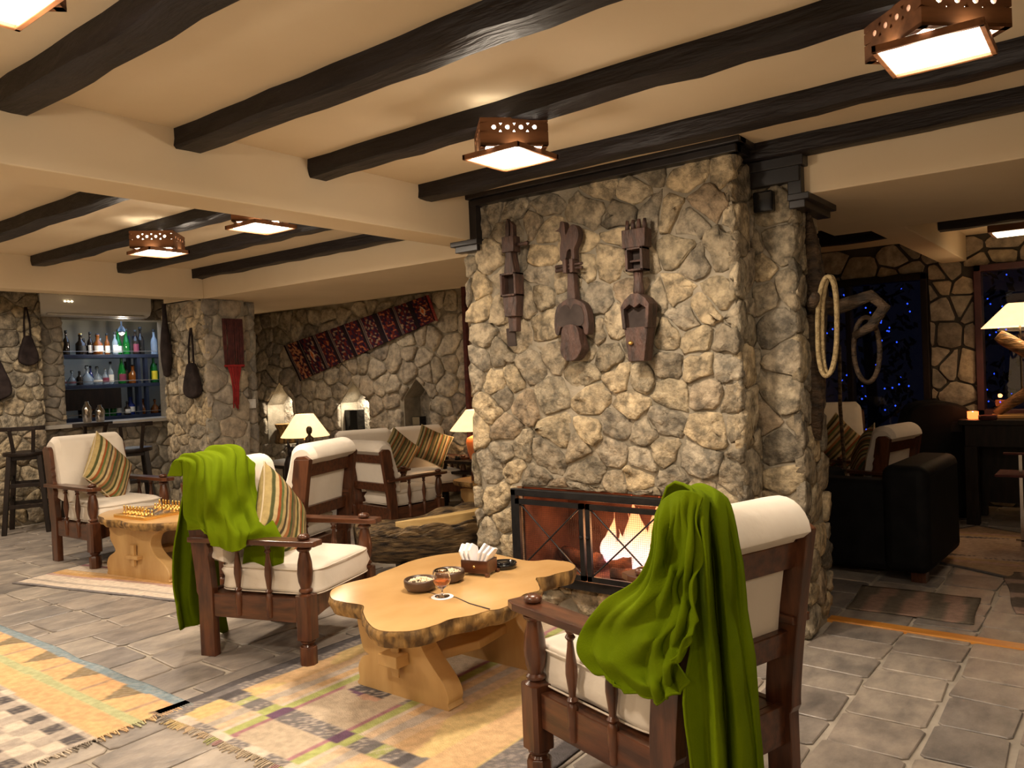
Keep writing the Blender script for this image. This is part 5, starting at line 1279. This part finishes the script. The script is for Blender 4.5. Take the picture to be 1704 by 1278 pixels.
rows = (('top', 1.791, [(4.38, 'squat', 'b_dark', None, 1.15), (4.45, 'tall', 'b_dark', None, .95), (4.60, 'squat', 'b_dark', 'lab_k', 1.2), (4.68, 'squat', 'b_dark', None, .95), (4.74, 'tall', 'b_dark', 'lab_w', .9), (4.81, 'squat', 'b_amber', 'lab_w', 1.2), (4.88, 'squat', 'b_clear', None, 1.0), (4.95, 'tall', 'b_amber', 'lab_w', .85), (5.03, 'tall', 'b_clear', 'lab_w', .9),
        (5.12, 'wine', 'b_green', 'lab_w', 1.0), (5.20, 'wine', 'b_green', None, 1.0), (5.30, 'tall', 'b_dark', 'lab_m', 1), (5.42, 'tall', 'b_dark', None, 1.15), (5.58, 'tall', 'b_clear', None, 1.05), (5.72, 'tall', 'b_clear', 'lab_w', 1.0), (5.82, 'squat', 'b_blue', None, 1), (5.92, 'tall', 'b_dark', 'lab_m', 1)]),
        ('middle', 1.411, [(4.40, 'flask', 'b_clear', 'lab_m', .9), (4.50, 'flask', 'b_clear', 'lab_m', .85), (4.57, 'squat', 'b_dark', None, .8), (4.75, 'tall', 'b_blue', None, .75), (4.91, 'squat', 'b_clear', 'lab_m', .9), (4.66, 'flask', 'b_clear', None, 1.1), (4.83, 'flask', 'b_clear', 'lab_w', 1.05), (4.98, 'tall', 'b_clear', 'lab_w', .9), (5.10, 'wine', 'b_green', 'lab_m', 1.1), (5.20, 'tall', 'b_dark', None, .9), (5.27, 'squat', 'b_amber', None, 1.1),
        (5.53, 'tall', 'b_green', 'lab_y', 1.15), (5.62, 'tall', 'b_green', None, .8), (5.72, 'tall', 'b_clear', 'lab_w', 1.15), (5.84, 'tall', 'b_amber', 'lab_w', 1.05), (5.93, 'tall', 'b_amber', None, 1.15)]),
        ('bottom', 1.001, [(4.62, 'squat', 'b_dark', None, .9), (4.72, 'squat', 'b_amber', 'lab_k', .9), (4.82, 'tall', 'b_dark', None, .85), (4.91, 'squat', 'b_green', None, .9), (4.99, 'tall', 'b_green', None, .95), (5.15, 'squat', 'b_dark', 'lab_w', .8), (5.08, 'tall', 'b_blue', 'lab_w', 1.0), (5.22, 'squat', 'b_blue', 'lab_w', 1.1), (5.36, 'flask', 'b_amber', None, .9), (5.44, 'flask', 'b_dark', None, .9), (5.55, 'flask', 'b_amber', None, .85), (5.63, 'flask', 'b_dark', None, .95), (5.72, 'flask', 'b_amber', None, .9), (5.86, 'squat', 'b_amber', None, .9)]))
for nm, z, lst in rows:
    for k, (y, shp, g, lb, s) in enumerate(lst):
        bottle(-10.40 + .05 * ((k % 3) - 1), y, z, shp, g, lb, '%s bottle with %s, %s from left on the %s bar shelf' % (GN[g], LN[lb], ORD[k], nm), 'liquor bottles on the %s bar shelf' % nm, s)
for k, (y, h, lb) in enumerate(((4.10, .235, 'taller polished steel cocktail shaker on the bar counter'), (4.24, .19, 'shorter polished steel cocktail shaker on the bar counter'))):
    tag(MB().lathe([(.035, 0), (.045, .01), (.052, h * .6), (.05, h * .68), (.03, h * .85), (.022, h * .88), (.022, h), (.001, h)], c=(-9.15, y, .986), n=18).build('cocktail_shaker', 'steel', smooth=True), lb, 'shaker')
tag(MB().box(-10.3, -10.24, 5.52, 5.58, 2.22, 2.34).build('bar_spotlight', 'blackgloss', bevel=.01), 'small black ceiling spotlight above the bar shelves', 'spotlight')
o = MB().lathe([(.05, 0), (.06, .02), (.03, .05), (.008, .06), (.008, .16)], c=(-10.1, 5.0, 2.20), n=16); 
t = empty('bar_pendant', (-10.0, 4.95, 2.02), 0, 'bright small pendant spotlight over the bar bottles', 'lamp')
MB().lathe([(.045, .05), (.05, .03), (.03, .1), (.008, .12), (.008, .38)], n=14).build('pendant_housing', 'blackgloss', t, smooth=True)
MB().lathe([(.001, .0), (.028, .015), (.03, .035), (.001, .05)], n=12).build('bulb', 'spark', t, smooth=True)
light('bar_light', 'POINT', (-9.95, 4.95, 1.97), BAR_E, (1, .85, .66), .03)
light('bar_blue_light', 'AREA', (-10.0, 5.1, 2.3), BAR_E * .8, (.35, .6, 1), .8)

def make_stool(label, loc, rz):
    t = empty('bar_stool', loc, rz, label, 'bar stool', 'black wooden bar stools at the bar')
    MB().lathe([(.16, .735), (.195, .74), (.20, .755), (.195, .775), (.15, .778), (.001, .77)], n=28).build('seat', 'wood_black', t, smooth='auto')
    MB().box(-.13, .13, -.13, .13, .70, .737).build('seat_apron', 'wood_black', t, bevel=.003)
    for sx in (-1, 1):
        for sy in (-1, 1): MB().bar((sx * .185, sy * .185, 0), (sx * .125, sy * .125, .74), .042, .042, up=(1, 0, 0)).build('leg', 'wood_black', t, bevel=.003)
    for z, w in ((.26, .164), (.46, .148)):
        m = MB()
        for s in (-1, 1): m.box(-w, w, s * w - .012, s * w + .012, z - .018 + (.06 if s > 0 else 0), z + .018 + (.06 if s > 0 else 0)); m.box(s * w - .012, s * w + .012, -w, w, z - .018, z + .018)
        m.build('foot_rail', 'wood_black', t, bevel=.002)
    for sy in (-.08, .08): MB().bar((-.155, sy, .77), (-.20, sy * 1.25, 1.0), .03, .03, up=(1, 0, 0)).build('back_post', 'wood_black', t, bevel=.002)
    m = MB(); n = 10; pts = [(-.20 + .05 * (abs(i / n - .5) * 2) ** 2 - .015, -.19 + .38 * i / n) for i in range(n + 1)]
    m.prism(pts + [(p[0] + .028, p[1]) for p in pts[::-1]], .985, 1.025, 'z'); m.build('back_rest', 'wood_black', t, bevel=.003)
    return t
make_stool('black wooden bar stool at the far left, fully visible', (-8.50, 3.22, 0), math.radians(150))
make_stool('black bar stool mostly hidden behind the far left armchair', (-8.25, 3.68, 0), math.radians(180))
make_stool('black bar stool right of the far left armchair, below the counter end', (-7.62, 3.80, 0), math.radians(160))

# ================================================================ RIGHT ROOM
t = empty('black_sofa', (-1.26, 5.52, 0), math.radians(-3), 'large black leather sofa with its back to us, right of the pier', 'sofa')
def rb(name, x0, x1, y0, y1, z0, z1, bv=.05): return MB().box(x0, x1, y0, y1, z0, z1).build(name, 'blackleather', t, bevel=bv, smooth='auto', segs=4)
rb('backrest', -.42, .30, -.36, -.16, .05, .60); rb('seat', -.30, .18, -.18, .42, .08, .40, .04)
rb('arm_rest', .10, .36, -.40, .44, .06, .70, .06); rb('arm_rest', -.52, -.36, -.34, .44, .06, .58, .06)
for sx in (-.45, .28): MB().box(sx - .04, sx + .04, -.33, -.25, 0, .07).build('foot', 'wood', t)
t = empty('black_armchair', (-1.33, 7.60, 0), math.radians(20), 'black high backed leather armchair behind the side view armchair', 'armchair')
MB().prism(smooth_loop([(-.25, .1), (.25, .1), (.27, .7), (.2, .92), (-.1, .96), (-.25, .8)], 4), -.35, .05, 'y').build('backrest', 'blackleather', t, bevel=.03, smooth='auto', segs=3)
MB().box(-.25, .25, -.3, .35, 0, .42).build('seat', 'blackleather', t, bevel=.03, smooth='auto')
t = empty('long_desk', (-.35, 7.35, 0), 0, 'long dark wooden desk below the right window', 'desk')
MB().box(-.70, 1.4, -.25, .35, .79, .83).build('desk_top', 'wood_black', t, bevel=.004)
MB().box(-.66, 1.36, -.20, .32, .62, .79).build('apron', 'wood_black', t)
for sx in (-.62, 1.3):
    for sy in (-.18, .28): MB().box(sx - .045, sx + .045, sy - .045, sy + .045, 0, .62).build('leg', 'wood_black', t, bevel=.004)
MB().box(-.60, 1.28, .20, .24, .12, .62).build('back_panel', 'wood_black', t)
MB().box(-.80, -.70, -.05, .06, .72, .80).build('side_handle', 'wood_black', t)
t = empty('candle_holder', (-.96, 7.22, .8305), 0, 'small red glass candle holder glowing on the desk end', 'candle')
MB().lathe([(.035, 0), (.04, .01), (.04, .06), (.036, .06), (.035, .012), (.001, .01)], n=18).build('holder', 'candle', t, smooth=True)
MB().lathe([(.001, .02), (.008, .03), (.010, .04), (.002, .06)], n=8).build('flame', 'spark', t, smooth=True)
tag(MB().lathe([(.06, 0), (.065, .01), (.065, .035), (.06, .035), (.055, .01), (.001, .01)], c=(-.85, 7.15, .8305), n=20).build('ashtray', 'darkred', smooth=True), 'low dark red dish beside the red candle on the desk', 'dish')
light('candle_light', 'POINT', (-.96, 7.20, .93), 1.2, (1, .3, .1), .02)
t = empty('driftwood_lamp', (-.62, 7.40, .8305), .2, 'driftwood table lamp with square shade on the desk by the right window', 'lamp')
MB().box(-.22, .22, -.10, .10, 0, .025).build('base_board', 'driftcut', t, bevel=.004)
MB().tube([(-.20, 0, .03), (-.12, .01, .10), (-.02, -.01, .17), (.10, 0, .26), (.2, 0, .34)], [.03, .04, .045, .05, .04], 10).build('lower_branch', 'drift', t, smooth=True)
MB().tube([(-.17, 0, .66), (-.12, .0, .62), (-.02, 0, .55), (.08, 0, .48), (.2, 0, .45)], [.045, .055, .055, .06, .05], 10).build('upper_branch', 'drift', t, smooth=True)
MB().tube([(-.02, .0, .18), (-.02, .0, .76)], .008, 8).build('pole', 'steel', t)
vs = [(a * .27, b * .22, .72) for a, b in ((-1, -1), (1, -1), (1, 1), (-1, 1))] + [(a * .10, b * .08, .90) for a, b in ((-1, -1), (1, -1), (1, 1), (-1, 1))]
MB().add(vs, [(k, (k + 1) % 4, 4 + (k + 1) % 4, 4 + k) for k in range(4)]).build('lamp_shade', 'shade', t, solid=.003, flip=False)
MB().lathe([(.001, 0), (.025, .02), (.03, .05), (.001, .08)], c=(-.02, 0, .76), n=12).build('bulb', 'spark', t, smooth=True)
light('driftwood_lamp_light', 'POINT', (-.63, 7.4, 1.63), TL_E * .7, (1, .68, .38), .05)
t = empty('metal_side_table', (-.42, 6.45, 0), 0, 'thin legged reddish side table with a raised shelf in front of the desk', 'table')
MB().box(-.3, .35, -.15, .15, .50, .515).build('table_top', 'darkred', t, bevel=.003); MB().box(-.26, .35, -.02, .02, .64, .652).build('upper_shelf', 'darkred', t)
for x in (-.16, .3): MB().box(x - .01, x + .01, -.01, .01, 0, .64).build('leg', 'steel', t); 
MB().box(-.2, .35, -.01, .01, .04, .05).build('foot_rail', 'steel', t)
# blue lights on the dark trees outside
Rb = random.Random(12)
for k, (cx_, lb) in enumerate(((-2.45, 'dark garden tree strung with blue lights, left outside the window'), (-1.55, 'dark garden tree strung with blue lights, right outside the window'))):
    t = empty('garden_tree', (cx_, 10.3 + k * 1.6, -.3), 0, lb, 'tree', 'garden trees with blue lights'); m = MB(); lf = MB(); tr_ = MB()
    tr_.tube([(0, 0, 0), (.03, 0, 1.0), (-.02, 0, 2.0), (.02, 0, 3.2)], [.09, .07, .05, .02], 8)
    for b_ in range(9):
        z = .8 + b_ * .27; a = b_ * 2.4; tr_.tube([(0, 0, z), (.3 * math.cos(a), .3 * math.sin(a), z + .2), (.55 * math.cos(a), .5 * math.sin(a), z + .25)], [.03, .02, .008], 6)
    for i in range(420):
        a = Rb.uniform(0, 6.28); r = .55 * math.sqrt(Rb.random()); z = Rb.uniform(.7, 3.3); c = Vector((r * math.cos(a), r * math.sin(a), z)); d1 = Vector((Rb.uniform(-1, 1), Rb.uniform(-1, 1), Rb.uniform(-1, 1))).normalized() * .07; d2 = d1.orthogonal().normalized() * .03
        lf.add([c - d1, c + d2, c + d1, c - d2], [(0, 1, 2, 3)])
    for i in range(60):
        a = Rb.uniform(0, 6.28); r = .5 * math.sqrt(Rb.random()); z = Rb.choice((.9, 1.3, 1.9, 2.3)) + Rb.gauss(0, .18)
        m.lathe([(.001, -.011), (.011, 0), (.001, .011)], n=5, c=(r * math.cos(a), r * math.sin(a), z))
    tr_.build('trunk', 'leaf', t, smooth=True); tag(lf.build('leaves', 'leaf', t, flip=False), kind='stuff'); tag(m.build('fairy_lights', 'bluelamp', t), kind='stuff')
S(MB().box(-8, 8, 8.35, 16, -.35, -.3).build('ground_outside', 'leaf')); bpy.data.objects['ground_outside'].name = 'trim_2'
# ================================================================ GREEN FLEECE THROWS (control nets in chair space, metres)
NET_BIG_SIDE = [[(-0.34, 0.315, 0.972), (-0.375, 0.315, 1.015), (-0.423, 0.315, 1.042), (-0.469, 0.315, 1.045), (-0.505, 0.315, 1.034)],
    [(-0.343, 0.335, 0.942), (-0.393, 0.345, 0.968), (-0.45, 0.355, 0.994), (-0.477, 0.335, 0.988), (-0.493, 0.325, 0.972)],
    [(-0.325, 0.335, 0.867), (-0.394, 0.355, 0.882), (-0.409, 0.325, 0.885), (-0.483, 0.355, 0.897), (-0.492, 0.325, 0.887)],
    [(-0.273, 0.335, 0.791), (-0.357, 0.35, 0.798), (-0.428, 0.365, 0.815), (-0.443, 0.325, 0.799), (-0.496, 0.335, 0.805)],
    [(-0.15, 0.335, 0.709), (-0.311, 0.375, 0.728), (-0.357, 0.33, 0.71), (-0.462, 0.365, 0.742), (-0.49, 0.335, 0.737)],
    [(-0.064, 0.335, 0.617), (-0.192, 0.335, 0.626), (-0.363, 0.38, 0.664), (-0.402, 0.33, 0.65), (-0.504, 0.355, 0.704)],
    [(-0.055, 0.345, 0.557), (-0.205, 0.375, 0.566), (-0.296, 0.335, 0.569), (-0.427, 0.375, 0.616), (-0.436, 0.345, 0.663)],
    [(-0.1, 0.335, 0.517), (-0.219, 0.345, 0.506), (-0.356, 0.375, 0.548), (-0.39, 0.335, 0.56), (-0.396, 0.325, 0.624)],
    [(-0.167, 0.335, 0.507), (-0.256, 0.335, 0.48), (-0.344, 0.345, 0.495), (-0.41, 0.345, 0.539), (-0.45, 0.335, 0.581)]]
NET_BIG_BACK = [[(-0.24, 0.232, 0.86), (-0.24, 0.217, 0.86), (-0.24, 0.193, 0.86), (-0.24, 0.173, 0.86), (-0.24, 0.147, 0.86), (-0.24, 0.127, 0.86), (-0.24, 0.12, 0.86), (-0.24, 0.115, 0.86)],
    [(-0.31, 0.232, 1.029), (-0.31, 0.217, 1.022), (-0.31, 0.193, 1.017), (-0.31, 0.173, 1.006), (-0.31, 0.147, 1.015), (-0.31, 0.127, 1.009), (-0.31, 0.12, 1.005), (-0.31, 0.115, 1.002)],
    [(-0.427, 0.273, 1.037), (-0.431, 0.263, 1.032), (-0.444, 0.253, 1.029), (-0.429, 0.218, 1.015), (-0.443, 0.208, 1.027), (-0.435, 0.181, 1.02), (-0.438, 0.177, 1.017), (-0.43, 0.163, 1.012)],
    [(-0.47, 0.313, 0.984), (-0.478, 0.31, 0.985), (-0.502, 0.316, 0.989), (-0.472, 0.262, 0.978), (-0.5, 0.263, 0.981), (-0.486, 0.215, 0.973), (-0.491, 0.207, 0.973), (-0.475, 0.177, 0.966)],
    [(-0.455, 0.294, 0.864), (-0.47, 0.297, 0.867), (-0.52, 0.328, 0.881), (-0.46, 0.237, 0.855), (-0.515, 0.268, 0.87), (-0.487, 0.194, 0.853), (-0.497, 0.186, 0.853), (-0.465, 0.135, 0.839)],
    [(-0.435, 0.277, 0.741), (-0.45, 0.276, 0.744), (-0.5, 0.303, 0.76), (-0.44, 0.209, 0.728), (-0.495, 0.238, 0.746), (-0.467, 0.167, 0.725), (-0.477, 0.153, 0.724), (-0.445, 0.099, 0.706)],
    [(-0.435, 0.304, 0.63), (-0.45, 0.28, 0.628), (-0.5, 0.301, 0.646), (-0.44, 0.2, 0.606), (-0.495, 0.227, 0.627), (-0.467, 0.153, 0.602), (-0.477, 0.138, 0.601), (-0.445, 0.081, 0.578)],
    [(-0.435, 0.335, 0.521), (-0.45, 0.276, 0.51), (-0.5, 0.295, 0.531), (-0.44, 0.193, 0.483), (-0.495, 0.216, 0.508), (-0.467, 0.134, 0.476), (-0.477, 0.125, 0.476), (-0.445, 0.067, 0.45)],
    [(-0.435, 0.315, 0.353), (-0.45, 0.264, 0.343), (-0.5, 0.291, 0.371), (-0.44, 0.189, 0.314), (-0.495, 0.208, 0.342), (-0.467, 0.114, 0.301), (-0.477, 0.11, 0.303), (-0.445, 0.056, 0.273)],
    [(-0.435, 0.316, 0.253), (-0.45, 0.265, 0.242), (-0.5, 0.292, 0.273), (-0.44, 0.188, 0.21), (-0.495, 0.207, 0.24), (-0.467, 0.111, 0.194), (-0.477, 0.108, 0.198), (-0.445, 0.054, 0.165)]]
NET_LEFT_FRONT = [[(-0.375, -0.322, 0.9), (-0.47, -0.32, 0.9), (-0.47, -0.278, 0.9), (-0.47, -0.217, 0.9), (-0.47, -0.134, 0.9), (-0.47, -0.046, 0.9), (-0.47, 0.024, 0.9), (-0.47, 0.03, 0.9)],
    [(-0.375, -0.322, 0.977), (-0.42, -0.32, 0.977), (-0.42, -0.278, 1.001), (-0.42, -0.217, 1.001), (-0.42, -0.134, 1.002), (-0.42, -0.046, 1.011), (-0.42, 0.024, 0.998), (-0.42, 0.03, 0.955)],
    [(-0.375, -0.322, 0.967), (-0.323, -0.32, 0.967), (-0.31, -0.278, 0.991), (-0.29, -0.217, 0.991), (-0.28, -0.134, 0.992), (-0.27, -0.046, 1.001), (-0.27, 0.024, 0.988), (-0.22, 0.03, 0.945)],
    [(-0.375, -0.322, 0.885), (-0.321, -0.335, 0.885), (-0.265, -0.335, 0.896), (-0.19, -0.332, 0.896), (-0.18, -0.238, 0.893), (-0.175, -0.155, 0.901), (-0.18, -0.072, 0.901), (-0.17, -0.017, 0.893)],
    [(-0.375, -0.322, 0.788), (-0.32, -0.335, 0.788), (-0.261, -0.34, 0.789), (-0.15, -0.385, 0.799), (-0.155, -0.276, 0.781), (-0.13, -0.203, 0.789), (-0.155, -0.095, 0.792), (-0.14, -0.055, 0.801)],
    [(-0.375, -0.322, 0.71), (-0.307, -0.335, 0.71), (-0.256, -0.345, 0.703), (-0.193, -0.335, 0.693), (-0.11, -0.322, 0.692), (-0.12, -0.207, 0.691), (-0.08, -0.166, 0.704), (-0.047, -0.1, 0.703)],
    [(-0.335, -0.345, 0.674), (-0.27, -0.345, 0.674), (-0.225, -0.35, 0.647), (-0.164, -0.36, 0.631), (-0.083, -0.345, 0.621), (0.007, -0.34, 0.642), (0.041, -0.28, 0.65), (0.079, -0.2, 0.65)],
    [(-0.335, -0.345, 0.642), (-0.219, -0.35, 0.642), (-0.192, -0.35, 0.599), (-0.148, -0.355, 0.563), (-0.063, -0.36, 0.547), (0.005, -0.35, 0.568), (0.03, -0.3, 0.591), (0.15, -0.24, 0.578)]]
NET_LEFT_BACK = [[(-0.455, -0.186, 0.93), (-0.475, -0.137, 0.929), (-0.445, -0.144, 0.935), (-0.475, -0.074, 0.931), (-0.445, -0.041, 0.927), (-0.465, 0.02, 0.92)],
    [(-0.455, -0.219, 0.817), (-0.475, -0.16, 0.798), (-0.445, -0.154, 0.787), (-0.475, -0.078, 0.764), (-0.445, -0.045, 0.759), (-0.465, 0.016, 0.749)],
    [(-0.455, -0.262, 0.673), (-0.475, -0.193, 0.649), (-0.445, -0.171, 0.635), (-0.475, -0.084, 0.618), (-0.445, -0.047, 0.611), (-0.465, 0.021, 0.598)],
    [(-0.455, -0.304, 0.561), (-0.475, -0.216, 0.521), (-0.445, -0.186, 0.515), (-0.475, -0.084, 0.491), (-0.445, -0.048, 0.485), (-0.465, 0.031, 0.466)],
    [(-0.455, -0.328, 0.487), (-0.475, -0.236, 0.423), (-0.445, -0.201, 0.396), (-0.475, -0.086, 0.366), (-0.445, -0.052, 0.359), (-0.465, 0.035, 0.336)],
    [(-0.455, -0.344, 0.371), (-0.475, -0.253, 0.306), (-0.445, -0.216, 0.277), (-0.475, -0.083, 0.238), (-0.445, -0.054, 0.232), (-0.465, 0.042, 0.204)],
    [(-0.455, -0.337, 0.251), (-0.475, -0.243, 0.212), (-0.445, -0.214, 0.195), (-0.475, -0.073, 0.151), (-0.445, -0.048, 0.146), (-0.465, 0.065, 0.083)],
    [(-0.455, -0.314, 0.126), (-0.475, -0.224, 0.109), (-0.445, -0.183, 0.116), (-0.475, -0.07, 0.092), (-0.445, -0.022, 0.029), (-0.465, 0.087, -0.029)]]
NET_LEFT_SEAT = [[(-0.084, -0.24, 0.54), (-0.031, -0.225, 0.549), (0.063, -0.24, 0.565), (0.142, -0.225, 0.56)],
    [(-0.096, -0.24, 0.481), (-0.046, -0.225, 0.489), (0.06, -0.24, 0.507), (0.139, -0.225, 0.516)],
    [(-0.102, -0.24, 0.433), (-0.049, -0.225, 0.423), (0.057, -0.24, 0.444), (0.133, -0.225, 0.466)]]

def cr(p0, p1, p2, p3, u): return .5 * ((2 * p1) + (-p0 + p2) * u + (2 * p0 - 5 * p1 + 4 * p2 - p3) * u * u + (-p0 + 3 * p1 - 3 * p2 + p3) * u ** 3)
def dense(row, k):
    r = [Vector(p) for p in row]; out = []
    for i in range(len(r) - 1):
        a = r[i - 1] if i else r[0] * 2 - r[1]; d = r[i + 2] if i + 2 < len(r) else r[-1] * 2 - r[-2]
        for t in range(k): out.append(cr(a, r[i], r[i + 1], d, t / k))
    out.append(r[-1]); return out
def net(mb, g, ku, kv, amp, seed, fold=0):
    rows = [dense(r, ku) for r in g]; cols = [dense([r[i] for r in rows], kv) for i in range(len(rows[0]))]
    nu, nv = len(cols), len(cols[0]); vs = []
    for j in range(nv):
        for i in range(nu):
            p = cols[i][j]; q = noise.noise(p * 6 + Vector((seed, 0, 0))) * amp + noise.noise(p * 18 + Vector((0, seed, 0))) * amp * .3; ul = i / (nu - 1); vl = j / (nv - 1)
            rr = 1 - 2.2 * abs(noise.noise(Vector((ul * fold + .6 * vl, vl * .9, seed)))); q += .028 * max(-.6, rr - .35) * min(1, 4 * vl) * (fold > 0)
            a = cols[min(i + 1, nu - 1)][j] - cols[max(i - 1, 0)][j]; b = cols[i][min(j + 1, nv - 1)] - cols[i][max(j - 1, 0)]; n = a.cross(b)
            if n.length > 1e-9: p = p + n.normalized() * q
            vs.append(p)
    mb.add(vs, [(j * nu + i, j * nu + i + 1, (j + 1) * nu + i + 1, (j + 1) * nu + i) for j in range(nv - 1) for i in range(nu - 1)])
    return vs, nu, nv
def throw(nets, loc, rz, label):
    t = empty('fleece_throw', loc, rz, label, 'throw'); hem = MB(); m = MB()
    for k, (g, ku, kv, hems, fo) in enumerate(nets):
        vs, nu, nv = net(m, g, ku, kv, .006, k * 3 + 1, fo)
        for side in hems:
            ln = {'b': [vs[(nv - 1) * nu + i] for i in range(nu)], 'l': [vs[j * nu] for j in range(nv)], 'r': [vs[j * nu + nu - 1] for j in range(nv)]}[side]
            hem.tube(ln[::2] + [ln[-1]], .0048, 6)
    o = m.build('fleece', 'throw', t, smooth=True, flip=False, solid=.006, sub=1)
    tag(hem.build('stitched_hem', 'throw', t, smooth=True), kind='stuff')
    return t
throw([(NET_BIG_BACK, 7, 6, 'lr', 0), (NET_BIG_SIDE, 12, 7, 'b', 5.5)], (-1.194, 2.221, 0), math.radians(163), 'long green fleece throw draped over the back of the nearest armchair')
throw([(NET_LEFT_FRONT, 12, 9, 'b', 8), (NET_LEFT_BACK, 6, 5, 'lb', 2), (NET_LEFT_SEAT, 5, 5, '', 0)], (-3.462, 2.529, 0), math.radians(17.7), 'green fleece throw heaped over the left armchair beside the striped cushion')
